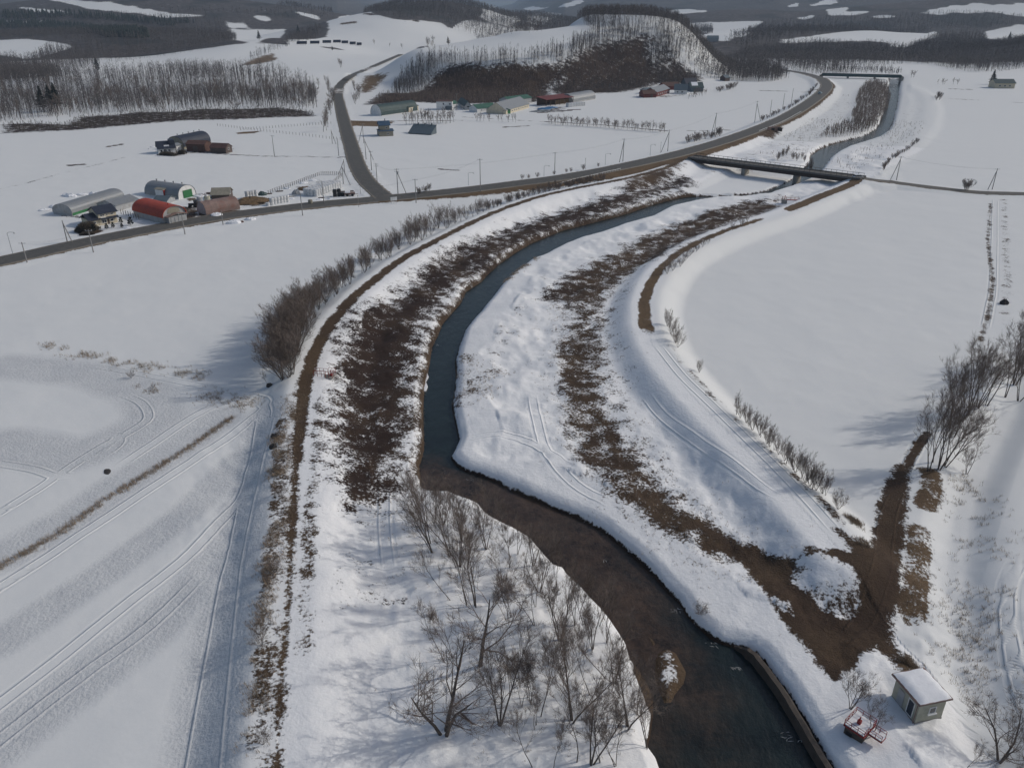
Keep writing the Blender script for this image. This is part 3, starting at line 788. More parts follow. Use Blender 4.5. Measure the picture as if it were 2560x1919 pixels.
    # snow islands left on the bare ground
    for pol in (ISLAND_A, ISLAND_B):
        i = near_box(X, Y, pol, 4)
        sd = poly_sd(X[i], Y[i], pol, 4)
        soil[i] *= np.interp(sd, [-2.0, -.3, .5], [0.36, 0.46, 1.0])
    # whiter snow tone: floodplain and levee slopes
    dl, sl, tl = line_d(X, Y, LEVEE_L, 200)
    dr, sr, tr = line_d(X, Y, LEVEE_R, 200)
    between = ((sl > 0) | (dl > 199)) & ((sr < 0) | (dr > 199)) & ((dl < 199) | (dr < 199)) & (D < 420)
    whiter = np.where(between, 1.0, 0.0)
    whiter = np.maximum(whiter, np.interp(np.minimum(dl, dr), [1, 3], [0.7, 0]))
    whiter = np.where((poly_sd(X, Y, POND, 5) < 4), 0.35, whiter)
    rut = np.full(X.shape, 6.0); rw = np.zeros(X.shape)
    for pts in RUTS:
        w = catmull(flat(pts, 0.0), 4)
        i = near_box(X, Y, w, 6)
        dd, _, tt = line_d(X[i], Y[i], w, 6.0)
        sl_ = np.r_[0, np.cumsum(np.hypot(*np.diff(np.array(w), axis=0).T))]
        q = np.interp(tt, np.arange(len(w)), sl_)
        wgt = np.clip(np.minimum(q, sl_[-1] - q) / 4.0, 0, 1)
        m = dd < rut[i]
        rw[i] = np.where(m, wgt, rw[i])
        rut[i] = np.minimum(rut[i], dd)
    band = np.zeros(X.shape)
    for pts, hw in BANDS:
        w = flat(pts)
        i = near_box(X, Y, w, hw + 3)
        band[i] = np.maximum(band[i], np.interp(line_d(X[i], Y[i], w, hw + 3)[0], [hw * .7, hw * 1.25], [1, 0]))
    # distant woodland cover
    wood = smooth((D - 1500) / 300)
    wood = np.where((D > 1150) & (X < -250 + 0.1 * Y) & (X > -5000), np.maximum(wood, smooth((D - 1080) / 120)), wood)
    wood = np.where((D > 1000) & (X > 0.12 * Y), np.maximum(wood, smooth((D - 1050) / 120)), wood)
    for pol in FAR_SNOW:
        i = near_box(X, Y, pol, 30)
        sd = poly_sd(X[i], Y[i], pol, 30)
        wood[i] = np.minimum(wood[i], np.interp(sd, [-6, 14], [0.0, 1.0]))
    me_attrs = {'soil': soil, 'tan': tan, 'whiter': whiter, 'rut': rut, 'rutw': rw, 'band': band, 'wood': wood}
    V = np.stack([X, Y, H], 1)
    split = int(np.searchsorted(r, 2300))
    for name, a, c in (('ground', 0, split + 1), ('hills', split, nr)):
        idx = np.arange(a * nc, c * nc)
        rows = c - a
        q = np.arange(rows * nc).reshape(rows, nc)
        F = np.stack([q[:-1, :-1].ravel(), q[:-1, 1:].ravel(), q[1:, 1:].ravel(), q[1:, :-1].ravel()], 1)[:, ::-1]
        o = tri_obj(name, V[idx], F, M['ground'])
        me = o.data
        me.polygons.foreach_set('use_smooth', np.ones(len(me.polygons), bool))
        for an, arr in me_attrs.items():
            at_ = me.attributes.new(an, 'FLOAT', 'POINT')
            at_.data.foreach_set('value', arr[idx].astype(np.float32))
        tag(o, {'ground': 'snow covered valley floor with bare brown river margins', 'hills': 'distant wooded hills with snow clearings under the sky'}[name], None, None, 'structure')
build_ground()

def height(x, y):
    return float(section(np.array([x]), np.array([y]))[0])

def ribbon(name, pts, half, mat, zoff=0.0, sub=5, label=None, thick=0.14):
    """a road: flat sheet along a curve with a vertical edge on both sides"""
    c = catmull(pts, sub)
    V, F, E = [], [], []
    n = len(c)
    lanes = [-1.0, -0.86, -0.42, 0.0, 0.42, 0.86, 1.0]
    for i in range(n):
        a, b = c[max(i - 1, 0)], c[min(i + 1, n - 1)]
        dx, dy = b[0] - a[0], b[1] - a[1]
        L = math.hypot(dx, dy) + 1e-9
        nx, ny = -dy / L, dx / L
        hw = half if not callable(half) else half(i / (n - 1))
        jag = [0.35 * (vnoise(np.array([i * .37]), np.array([k * 9.1]), 5)[0] - .5) for k in (0, 1)]
        for q in lanes:
            o = q * hw + (jag[0] if q == -1 else jag[1] if q == 1 else 0)
            V.append((c[i][0] + nx * o, c[i][1] + ny * o, c[i][2] + zoff)); E.append(abs(q))
        for q in (-1.0, 1.0):
            o = q * hw * 1.03 + q * .2
            V.append((c[i][0] + nx * o, c[i][1] + ny * o, c[i][2] + zoff - thick)); E.append(1.0)
    m = len(lanes) + 2
    for i in range(n - 1):
        for k in range(len(lanes) - 1):
            F.append((i * m + k, i * m + k + 1, (i + 1) * m + k + 1, (i + 1) * m + k)[::-1])
        F.append((i * m + 7, i * m, (i + 1) * m, (i + 1) * m + 7)[::-1])
        F.append((i * m + 6, i * m + 8, (i + 1) * m + 8, (i + 1) * m + 6)[::-1])
    o = mesh_obj(name, V, F, mat)
    a = o.data.attributes.new('edge', 'FLOAT', 'POINT')
    a.data.foreach_set('value', E)
    return tag(o, label, None, None, 'structure')

ribbon('road', MAIN_ROAD, 4.4, M['asphalt'], label='grey main road crossing the snowy valley from left to right')
ribbon('side_road', SIDE_ROAD, 3.4, M['asphalt'], zoff=0.03, label='grey side road climbing from the junction past the farms')
ribbon('lane', RIGHT_ROAD, 2.3, M['asphalt'], label='narrow lane leading right from the river bridge')

def build_water():
    # denser strips across the river so colour can change along it
    L, Rr = catmull([at(u, v, WATER) for u, v in RIVER_L], 2), catmull([at(u, v, WATER) for u, v in RIVER_R], 2)
    def resample(p, n):
        p = np.array(p); s = np.r_[0, np.cumsum(np.hypot(*np.diff(p, axis=0).T))]
        t = np.linspace(0, s[-1], n)
        return np.stack([np.interp(t, s, p[:, 0]), np.interp(t, s, p[:, 1])], 1)
    n, k = 260, 9
    A, Bq = resample(L, n), resample(Rr, n)
    V, F, br = [], [], []
    for i in range(n):
        for j in range(k):
            t = -0.12 + 1.24 * j / (k - 1)
            p = A[i] * (1 - t) + Bq[i] * t
            V.append((p[0], p[1], WATER))
            u, v = project(p[0], p[1], WATER)
            b = float(np.interp(v, [940, 1030, 1280, 1400, 1520, 1640], [0, .95, 1.0, .80, .56, .45]))
            b *= float(np.interp(t, [0.40, 0.90], [1.0, np.interp(v, [1000, 1080, 1200, 1420], [.3, .8, .75, .1])]))
            br.append(b)
    for i in range(n - 1):
        for j in range(k - 1):
            F.append((i * k + j, i * k + j + 1, (i + 1) * k + j + 1, (i + 1) * k + j))
    o = mesh_obj('river', V, F, M['water'])
    a = o.data.attributes.new('brown', 'FLOAT', 'POINT')
    a.data.foreach_set('value', br)
    tag(o, 'dark river bending between snowy banks, blue green then brown', None, None, 'structure')
build_water()

# ------------------------------------------------------------------ bare trees
def tube(V, F, pts, rad, n):
    base = len(V)
    m = len(pts)
    for i in range(m):
        a, b = pts[max(i - 1, 0)], pts[min(i + 1, m - 1)]
        d = Vector(b) - Vector(a)
        if d.length < 1e-6:
            d = Vector((0, 0, 1))
        d.normalize()
        x = d.orthogonal().normalized()
        y = d.cross(x)
        for k in range(n):
            t = 2 * math.pi * k / n
            V.append(tuple(Vector(pts[i]) + (x * math.cos(t) + y * math.sin(t)) * rad[i]))
    for i in range(m - 1):
        for k in range(n):
            F.append((base + i * n + k, base + i * n + (k + 1) % n, base + (i + 1) * n + (k + 1) % n, base + (i + 1) * n + k))

def blade(V, F, p, d, L, w, rnd):
    s = d.orthogonal().normalized()
    s.rotate(__import__('mathutils').Quaternion(d, rnd.uniform(0, 6.28)))
    b = len(V)
    bend = Vector((rnd.uniform(-.12, .12), rnd.uniform(-.12, .12), rnd.uniform(-.02, .14))) * L
    mid = p + d * L * .55 + bend * .5
    V.extend([tuple(p - s * w), tuple(p + s * w), tuple(mid + s * w * .55), tuple(p + d * L + bend)])
    F.append((b, b + 1, b + 2)); F.append((b, b + 2, b + 3))

def grow_tree(seed, h, stems, lean, open_, levels, r0, twigs, twig_w, crown_from=0.28):
    """stems rise from the root; limbs leave them at narrow angles; fine twigs end every shoot"""
    rnd = random.Random(seed)
    TV, TF, CV, CF = [], [], [], []
    def shoot(p, d, L, r, lev):
        segs = 5 if lev == 0 else 3
        pts, rad = [tuple(p)], [r]
        q, dd = Vector(p), Vector(d)
        for i in range(segs):
            wob = 0.10 if lev == 0 else 0.19
            dd = dd + Vector((rnd.gauss(0, wob), rnd.gauss(0, wob), rnd.gauss(0.03, .1)))
            dd = (dd + Vector((0, 0, 0.10 if lev else 0.06))).normalized()
            q = q + dd * (L / segs)
            pts.append(tuple(q)); rad.append(max(r * (1 - 0.78 * (i + 1) / segs), .008))
        if lev == 0:
            tube(TV, TF, pts, rad, 5)
        else:
            tube(CV, CF, pts, rad, 3)
        P = [Vector(x) for x in pts]
        def along(t):
            f = t * segs
            i = min(int(f), segs - 1)
            return P[i].lerp(P[i + 1], f - i), (P[i + 1] - P[i]).normalized()
        if lev < levels:
            n = rnd.randint(8, 11) if lev == 0 else rnd.randint(4, 5)
            for k in range(n):
                t = (crown_from if lev == 0 else .22) + (1 - (crown_from if lev == 0 else .22)) * (k + rnd.random()) / n
                b, bd = along(min(t, .98))
                side = Vector((rnd.gauss(0, 1), rnd.gauss(0, 1), rnd.gauss(0, .35))).normalized()
                side = (side - bd * side.dot(bd)).normalized()
                ang = rnd.uniform(.35, .75) * open_
                nd = (bd * math.cos(ang) + side * math.sin(ang)).normalized()
                LL = L * rnd.uniform(.36, .58) * (1.15 - .5 * t)
                shoot(b, nd, LL, max(r * (1 - .7 * t) * .55, .010), lev + 1)
        else:
            pass
        if lev >= 1:
            for k in range(twigs if lev == levels else twigs // 2):
                b, bd = along(rnd.uniform(.25, 1))
                side = Vector((rnd.gauss(0, 1), rnd.gauss(0, 1), rnd.gauss(.25, .5))).normalized()
                nd = (bd * .9 + side * .75).normalized()
                blade(CV, CF, b, nd, rnd.uniform(.5, 1.2) * h * .095, twig_w, rnd)
    for s in range(stems):
        a = 6.283 * (s + rnd.random() * .6) / stems
        tl = lean * rnd.uniform(.5, 1.2) if stems > 1 else lean * .3
        d = Vector((math.sin(tl) * math.cos(a), math.sin(tl) * math.sin(a), math.cos(tl)))
        o = Vector((math.cos(a) * r0 * (stems > 1), math.sin(a) * r0 * (stems > 1), -0.35))
        shoot(o, d, h * rnd.uniform(.8, 1.0) / (1 if stems > 1 else 1.0), r0 * rnd.uniform(.75, 1.0), 0)
    return TV, TF, CV, CF

def make_proto(name, seed, h, stems, lean, open_, levels, r0, twigs, tw, mat_t, mat_c, crown_from=.28):
    TV, TF, CV, CF = grow_tree(seed, h, stems, lean, open_, levels, r0, twigs, tw, crown_from)
    zmax = max(v[2] for v in CV)
    k = h / zmax
    S = lambda L: [(a * k, b * k, c * k) for a, b, c in L]
    mt, mc = bpy.data.meshes.new(name + '_trunk'), bpy.data.meshes.new(name + '_crown')
    mt.from_pydata(S(TV), [], TF); mc.from_pydata(S(CV), [], CF)
    mt.materials.append(M[mat_t]); mc.materials.append(M[mat_c])
    return mt, mc, h

PROTO = {
    # near trees, height 10 m nominal
    'spread': [make_proto('tree', 11 + i, 10, 1 if i % 2 else 3, .45, 1.25, 3, .20, 5, .012, 'bark', 'twig', .2) for i in range(3)],
    'upright': [make_proto('tree', 31 + i, 10, 2 + i % 3, .26, .9, 3, .12, 4, .011, 'bark', 'twig', .30) for i in range(5)],
    'slim': [make_proto('tree', 51 + i, 10, 1 + i % 2, .22, .8, 3, .09, 4, .011, 'bark', 'twig', .38) for i in range(4)],
    'shrub': [make_proto('shrub', 71 + i, 10, 9, .55, .65, 2, .08, 9, .020, 'bark', 'twig', .15) for i in range(4)],
    # middle distance, thicker shoots so that they still read
    'mid': [make_proto('tree', 91 + i, 10, 1 + i % 2, .2, .95, 2, .17, 8, .042, 'bark', 'twig', .25) for i in range(6)],
    'midshrub': [make_proto('shrub', 111 + i, 10, 7, .6, .7, 2, .12, 5, .075, 'bark', 'twig', .1) for i in range(4)],
}
N_TREES = 0

def plant(kind, x, y, h, label, group, name='bare_tree', cat='tree', z=None, lean=(0, 0), rot=None, wide=1.0, idx=None):
    """one tree or shrub: an Empty at its foot with trunk and crown below it"""
    global N_TREES
    N_TREES += 1
    P = PROTO[kind]
    mt, mc, h0 = P[(idx if idx is not None else random.randrange(len(P))) % len(P)]
    o = bpy.data.objects.new(name, None)
    COL.objects.link(o)
    o.empty_display_size = 0.5
    o.location = (x, y, height(x, y) if z is None else z)
    o.rotation_euler = (lean[0], lean[1], random.uniform(0, 6.28) if rot is None else rot)
    if lean != (0, 0):
        o.rotation_mode = 'ZYX'
    s = h / h0
    o.scale = (s * wide * random.uniform(.92, 1.08), s * wide * random.uniform(.92, 1.08), s)
    for nm, me in (('trunk', mt), ('crown', mc)):
        c = bpy.data.objects.new(nm, me)
        COL.objects.link(c)
        c.parent = o
    tag(o, label, cat, group)
    return o

GROVE = 'bare trees of the grove on the inside of the river bend'
grove = [  # kind, foot u, v, height m, lean left (rad), own label
    ('upright', 1027, 1314, 10.5, 0, 'tall many-stemmed bare tree in the middle of the grove, beside the fork of tracks'),
    ('slim', 1009, 1310, 9.0, .16, 'slender bare tree leaning left against the tall many-stemmed tree'),
    ('slim', 973, 1302, 8.0, .40, 'thin bare tree leaning far left at the grove edge over open snow'),
    ('upright', 1085, 1267, 5.5, .05, None), ('upright', 1165, 1274, 6.5, 0, None), ('slim', 1154, 1353, 6.8, .35, None), ('upright', 1209, 1378, 8.5, .1, None),
    ('slim', 1243, 1344, 7, .1, None), ('slim', 1252, 1331, 6.5, 0, None), ('slim', 1262, 1339, 6.5, .05, None), ('upright', 1281, 1397, 8.0, .02, None),
    ('slim', 1312, 1381, 6.5, 0, None), ('slim', 1321, 1382, 6, .1, None),
    ('spread', 1037, 1443, 10.6, 0, 'broad round-crowned bare tree with a thick low trunk, largest of the grove'),
    ('slim', 962, 1435, 7.6, .14, None), ('slim', 977, 1425, 6.0, .25, None),
    ('upright', 1081, 1566, 10.5, 0, 'many-stemmed bare tree directly below the broad round-crowned one'),
    ('spread', 959, 1583, 8.6, 0, 'round bare tree standing alone on the snow at the near left of the grove'),
    ('slim', 1168, 1544, 10.5, -.03, 'tall slender bare tree with a forked foot in the near grove'),
    ('upright', 1235, 1553, 10.0, .05, None), ('slim', 1246, 1641, 9.5, 0, None), ('upright', 1279, 1646, 9.5, -.1, None),
    ('slim', 1309, 1460, 8.5, .38, None), ('upright', 1328, 1469, 7.0, -.05, None), ('upright', 1356, 1563, 8.5, .12, None), ('upright', 1399, 1599, 7.0, .1, None),
    ('slim', 1150, 1650, 8.0, .18, None), ('slim', 1379, 1532, 6.0, 0, None), ('slim', 1196, 1655, 6.0, .0, None), ('slim', 1330, 1650, 7.0, .1, None),
    ('upright', 928, 1167, 9.5, .16, 'many-stemmed bare tree at the far tip of the grove beside the brown water'), ('upright', 933, 1188, 7.5, .35, None), ('upright', 957, 1128, 6.5, 0, None),
    ('upright', 970, 1195, 8.0, .22, None), ('upright', 993, 1219, 9.0, .08, None), ('slim', 1011, 1224, 6.5, -.15, None), ('upright', 998, 1164, 7.5, .05, None), ('upright', 1050, 1180, 6.5, .02, None),
    ('slim', 985, 1224, 7.5, .2, None), ('slim', 1100, 1222, 6.5, .05, None), ('slim', 1133, 1243, 6, 0, None), ('upright', 1152, 1216, 6.0, 0, None), ('slim', 1180, 1240, 6.5, 0, None), ('slim', 1204, 1262, 6.5, .1, None),
    ('slim', 1226, 1296, 6.0, 0, None), ('upright', 1118, 1192, 5.0, 0, None), ('slim', 1295, 1345, 6.0, 0, None), ('slim', 1345, 1410, 5.5, 0, None), ('slim', 1230, 1440, 6.5, .2, None), ('upright', 1085, 1130, 4.5, 0, None),
    ('slim', 1275, 1500, 7.5, .1, None), ('slim', 1105, 1335, 5.5, .3, None), ('upright', 905, 1100, 6.5, .25, None), ('upright', 918, 1140, 7.0, .22, None), ('upright', 940, 1115, 6.5, .1, None)]
_r = random.Random(77)
_gp = [(905, 1075), (960, 1080), (1040, 1110), (1100, 1150), (1150, 1180), (1190, 1235), (1225, 1255), (1280, 1305), (1330, 1365), (1352, 1410), (1372, 1450), (1396, 1490), (1404, 1560), (1392, 1640), (1150, 1660), (1090, 1640), (1060, 1500), (1110, 1420), (1090, 1330), (1040, 1250), (960, 1230), (915, 1170)]
_n = 0
while _n < 26:
    u, v = _r.uniform(900, 1410), _r.uniform(1075, 1660)
    if in_poly(np.array([u]), np.array([v]), _gp)[0]:
        grove.append(('slim', u, v, _r.uniform(3.6, 6.2), _r.uniform(-.05, .2), None)); _n += 1
for i, (k, u, v, h, ln, lab) in enumerate(grove):
    x, y = at(u, v, 0.0)
    if not lab:
        if v < 1250:
            lab = 'thin bare tree at the far end of the grove where the water turns brown'
        elif ln >= .3:
            lab = 'thin bare tree leaning strongly left inside the grove'
        elif v > 1590:
            lab = 'bare tree cut by or nearly touching the bottom edge of the photo'
        elif u > 1215 and v < 1420:
            lab = 'thin bare trunk close to the brown water along the middle of the grove'
        elif u > 1300:
            lab = 'bare tree at the near right side of the grove beside the sandbar'
        else:
            lab = 'slim bare tree inside the grove between the larger crowns'
    plant(k, x, y, h * 1.2, lab, GROVE, lean=(0.0, -ln), rot=None, idx=i, wide=.92 if k != 'spread' else 1.3)

# row at the foot of the left levee
LROW = 'bare bushes along the outer foot of the left levee'
for (u, v, h, n) in [(622, 834, 7.4, 3), (640, 822, 8.0, 2), (632, 798, 8.2, 3), (646, 775, 8.6, 3), (618, 770, 7.0, 2), (652, 745, 8.6, 3), (630, 735, 7.6, 2), (664, 718, 8.2, 3), (644, 705, 7.2, 2), (682, 692, 7.8, 2), (666, 682, 7.0, 2), (701, 668, 7.2, 2),
                     (690, 655, 6.4, 2), (716, 650, 6.6, 3), (735, 632, 6.6, 3), (752, 616, 6.4, 3), (770, 601, 6.4, 3), (790, 586, 6.2, 3), (808, 573, 6.2, 3), (828, 561, 6.4, 3), (848, 549, 6.4, 3), (868, 537, 6.4, 3), (888, 525, 6.4, 3), (908, 513, 6.6, 3), (930, 503, 6.8, 3), (952, 492, 7.8, 2), (972, 483, 7.6, 2),
                     (990, 477, 5.4, 2), (1008, 470, 5.2, 2), (1026, 463, 5.0, 2), (1042, 457, 4.6, 2)]:
    for q in range(n):
        x, y = at(u + random.uniform(-9, 7) - 4 * q, v + random.uniform(-8, 8), 0.6)
        h *= 1.22 if q == 0 else 1.0
        big = u < 700
        plant('shrub' if random.random() < .7 else 'upright', x, y, h * random.uniform(.8, 1.08) * (1 if u < 700 else .9), ('tall grey brown bare bush crowding the bend of the left levee track' if big else 'slim bare bush in the row along the left levee track'),
              LROW, 'willow_bush', 'bush', lean=(random.uniform(-.05, .05), -.16 if big else -.08), wide=1.0 if big else .82)
for i in range(44):
    t = i / 43
    u = 1050 + 250 * t + random.uniform(-5, 5)
    v = float(np.interp(u, [1040, 1100, 1150, 1200, 1250, 1300], [453, 433, 418, 407, 399, 391])) + random.uniform(-2, 2)
    x, y = at(u, v, 0.8)
    plant('midshrub', x, y, random.uniform(2.4, 3.8), 'small bare shrub in the thin end of the levee row near the main road', 'small shrubs at the far end of the levee row', 'bare_shrub', 'shrub', wide=.8)

# right levee, outer foot
for (u, v, h) in [(1440, 608, 3.6), (1452, 600, 3.2), (1468, 590, 3.0), (1478, 578, 3.0), (1490, 566, 2.6), (1503, 558, 2.6), (1516, 548, 2.6), (1528, 541, 2.0), (1580, 512, 2.6), (1600, 503, 2.6), (1612, 492, 2.2)]:
    x, y = at(u, v, .3)
    plant('shrub', x, y, h, 'small bare shrub beside the brown track on the right levee', 'shrubs beside the brown right levee track', 'bare_shrub', 'shrub', wide=.8)
for (u, v, h) in [(1440, 718, 4.4), (1447, 734, 4.6), (1458, 752, 4.4), (1463, 762, 3.4)]:
    x, y = at(u, v, .3)
    plant('shrub', x, y, h, 'bare shrub in the dense clump on the right levee bend', 'clump of shrubs on the right levee bend', 'bare_shrub', 'shrub', wide=.7)
x, y = at(1509, 813, .3)
plant('shrub', x, y, 2.9, 'lone small bare shrub below the clump on the right levee', None, 'bare_shrub', 'shrub', wide=.8)
for i in range(22):
    t = i / 21
    u = 1590 + 190 * t + random.uniform(-4, 4)
    v = float(np.interp(u, [1590, 1640, 1700, 1745, 1780], [905, 957, 1020, 1072, 1085])) + random.uniform(-6, 6)
    x, y = at(u, v, .5)
    plant('shrub' if i % 3 else 'upright', x, y, random.uniform(3.0, 4.6), 'thin bare shrub in the straight row on the right levee edge', 'row of shrubs on the right levee edge', 'bare_shrub', 'shrub', wide=.75)
x, y = at(1806, 1116, .3)
plant('shrub', x, y, 3.0, 'lone bare shrub at the near end of the right levee row', None, 'bare_shrub', 'shrub', wide=1.1)
x, y = at(1512, 1311, 0)
plant('shrub', x, y, 1.6, 'small dark bush lying in the smooth snow above the brown river', None, 'bare_shrub', 'shrub', wide=1.6)

RC = 'tall bare trees beside the field on the right'
for i, (k, u, v, h, ln, lab) in enumerate([
        ('upright', 2006, 1018, 10.5, .04, 'dark many-stemmed bare tree beside the upper end of the brown track'), ('upright', 2028, 1014, 10.0, -.06, None), ('upright', 2042, 1005, 9.5, -.16, None), ('slim', 2016, 1000, 10, .1, None),
        ('upright', 2052, 925, 10.0, .05, 'dark bare tree behind the many-stemmed one at the track end'), ('upright', 2072, 915, 9.5, -.08, None), ('upright', 2092, 893, 11.5, 0, 'tallest dark bare tree in the middle of the cluster by the field'),
        ('upright', 2112, 878, 10.5, -.05, None), ('upright', 2132, 868, 10.0, -.1, None), ('slim', 2084, 905, 9.5, .1, None), ('upright', 2176, 842, 10.5, 0, None), ('upright', 2196, 815, 12.0, 0, None), ('upright', 2215, 790, 12, 0, None), ('upright', 2240, 800, 11, 0, None),
        ('upright', 2205, 850, 8, 0, None), ('upright', 2062, 942, 7, -.2, None)]):
    x, y = at(u, v, 0)
    plant(k, x, y, h * 1.3, lab or ('dark bare stem in the front clump at the upper end of the brown track' if v > 990 else 'dark bare tree at the right edge of the photo beside the rutted field track' if u > 2170 else 'dark bare tree in the middle of the cluster beside the ditch'), RC, lean=(0, -ln), idx=i, wide=.9)
for (u, v, h, k, lab) in [(2094, 1004, 4.5, 'upright', 'small bare tree in the shade right of the dark cluster'), (1838, 1524, 4.6, 'upright', 'small bare tree on the snow above the red sluice gate'), (1886, 1582, 4.8, 'upright', 'small bare tree touching the red sluice gate railing'),
                          (2172, 1612, 5.6, 'spread', 'dense bare tree at the right edge below the pump house'), (2086, 1662, 4.0, 'slim', 'thin bare shrub on the snow below the pump house'), (2232, 1650, 4.5, 'spread', 'bare tree cut by the right edge near the bottom corner'),
                          (578, 838, 2.6, 'slim', 'thin leaning sapling beside a dark stone left of the levee')]:
    x, y = at(u, v, .2)
    plant(k, x, y, h * 1.25, lab, None, wide=1.15 if k == 'spread' else 1.0)
for (u, v, h) in [(598, 1265, 2.6), (590, 1300, 2.4), (612, 1100, 2.2), (566, 1400, 2.2), (570, 1425, 2.4), (575, 1640, 2), (604, 1040, 1.8), (283, 812, 1.6), (330, 835, 1.0)]:
    x, y = at(u, v, .3)
    plant('shrub', x, y, h, 'small leafless bush on the snow left of the levee track' if u > 400 else 'tuft of a leafless bush alone in the left field', 'small bushes left of the levee track' if u > 400 else 'tufts in the left field', 'bare_shrub', 'shrub', wide=1.1)

# middle distance rows
def row(pts, n, h, label, group, kind='mid', name='bare_tree', cat='tree', jit=4, z=0.0, wide=1.0):
    for i in range(n):
        t = (i + random.random()) / n
        s = t * (len(pts) - 1)
        k = min(int(s), len(pts) - 2)
        u = pts[k][0] + (pts[k + 1][0] - pts[k][0]) * (s - k) + random.uniform(-jit, jit)
        v = pts[k][1] + (pts[k + 1][1] - pts[k][1]) * (s - k) + random.uniform(-1.5, 1.5)
        x, y = cast(u, v)
        plant(kind, x, y, h * random.uniform(.75, 1.2), label, group, name, cat, z=height(x, y), wide=wide)
row([(1185, 268), (1300, 275), (1440, 287)], 54, 5.2, 'small bare shrub in the hedge line across the middle field', 'shrubs of the hedge line across the middle field', 'mid', 'hedge_shrub', 'shrub', wide=1.0)
row([(1020, 262), (1120, 264)], 10, 5.0, 'small bare tree below the green roofed barns', 'trees below the green roofed barns', wide=.9)
row([(876, 270), (985, 265)], 22, 7.6, 'pale bare tree of the small stand behind the grey shed', 'small stand of trees behind the grey shed', wide=.7)
row([(700, 290), (712, 250), (718, 215), (704, 180)], 24, 8.5, 'bare tree on the verge left of the side road', 'trees left of the side road', wide=.8)
row([(768, 228), (776, 205), (760, 190)], 12, 7.5, 'bare tree on the bank right of the side road', 'trees right of the side road', wide=.8)
row([(735, 150), (735, 142)], 3, 10, 'bare tree at the outer side of the road bend', 'trees at the road bend', wide=.9)
row([(1480, 310), (1560, 292)], 12, 4.2, 'bare shrub in the thicket above the main road bank', 'thicket shrubs above the main road', 'midshrub', 'bare_shrub', 'shrub', wide=1.0)
row([(1640, 268), (1700, 244), (1745, 215), (1762, 190)], 26, 3.0, 'bare shrub along the outer edge of the road curve', 'shrubs on the outer edge of the road curve', 'midshrub', 'bare_shrub', 'shrub', jit=2, wide=.9)
row([(1485, 213), (1525, 205)], 10, 5.5, 'bare tree in the clump before the blue houses', 'clump of trees before the blue houses', wide=1.0)
row([(1545, 200), (1590, 188)], 10, 4.6, 'bare shrub in the strip right of the blue houses', 'shrubs right of the blue houses', 'midshrub', 'bare_shrub', 'shrub')
row([(895, 425), (935, 415)], 5, 2.4, 'small shrub beside the pole near the junction', 'shrubs near the junction', 'midshrub', 'bare_shrub', 'shrub', wide=.9)
row([(1115, 395), (1200, 382), (1300, 358)], 8, 2.4, 'small shrub on the far verge of the main road', 'shrubs on the far verge of the main road', 'midshrub', 'bare_shrub', 'shrub', wide=.9)
row([(1905, 374), (1922, 352), (1950, 333), (1985, 308)], 20, 2.6, 'bare shrub on the right bank levee beyond the bridge', 'shrubs on the levee beyond the bridge', 'midshrub', 'bare_shrub', 'shrub', jit=3, wide=.8)
row([(2026, 220), (2030, 210)], 4, 5, 'bare shrub at the field corner beyond the bridge', 'shrubs at the field corner', 'midshrub', 'bare_shrub', 'shrub', wide=.8)
row([(1690, 350), (1700, 330), (1740, 355), (1745, 340)], 16, 3.4, 'brown willow shrub at the water just beyond the bridge', 'willow shrubs beyond the bridge', 'midshrub', 'bare_shrub', 'shrub', jit=14, wide=.6)
row([(2086, 411), (2090, 411)], 2, 4.2, 'bare shrub beside the lane right of the bridge', 'shrubs beside the lane', 'midshrub', 'bare_shrub', 'shrub', wide=1.2)
row([(1962, 168), (1978, 168)], 2, 8, 'round bare tree by the far bridge end', 'trees by the far bridge end', wide=1.2)
row([(2020, 182), (2070, 183)], 5, 5, 'bare tree on the snow edge behind the far right field', 'trees behind the far right field', wide=1.0)
row([(920, 96), (940, 92), (912, 100)], 4, 11, 'bare tree beside the hill road on the snowy terrace', 'trees beside the hill road', wide=.9)
row([(770, 88), (885, 110), (1000, 95)], 6, 7, 'small bare tree on the snowy hillside', 'small trees on the snowy hillside', wide=1.0)

LW = 'bare trees of the wood along the left terrace'
n_left = 0
while n_left < 88:
    u = random.uniform(-10, 690)
    v = random.choice((random.uniform(190, 222), random.uniform(212, 262)))
    if v > 258 - 0.02 * u and u > 500: continue
    x, y = cast(u, v)
    plant('mid', x, y, random.uniform(8.5, 13.5), ('slim grey bare tree at the left end of the terrace wood' if u < 200 else 'slim grey bare tree in the middle of the terrace wood' if u < 460 else 'slim grey bare tree at the roadward end of the terrace wood'), LW, z=height(x, y), wide=random.uniform(.7, 1.3))
    n_left += 1

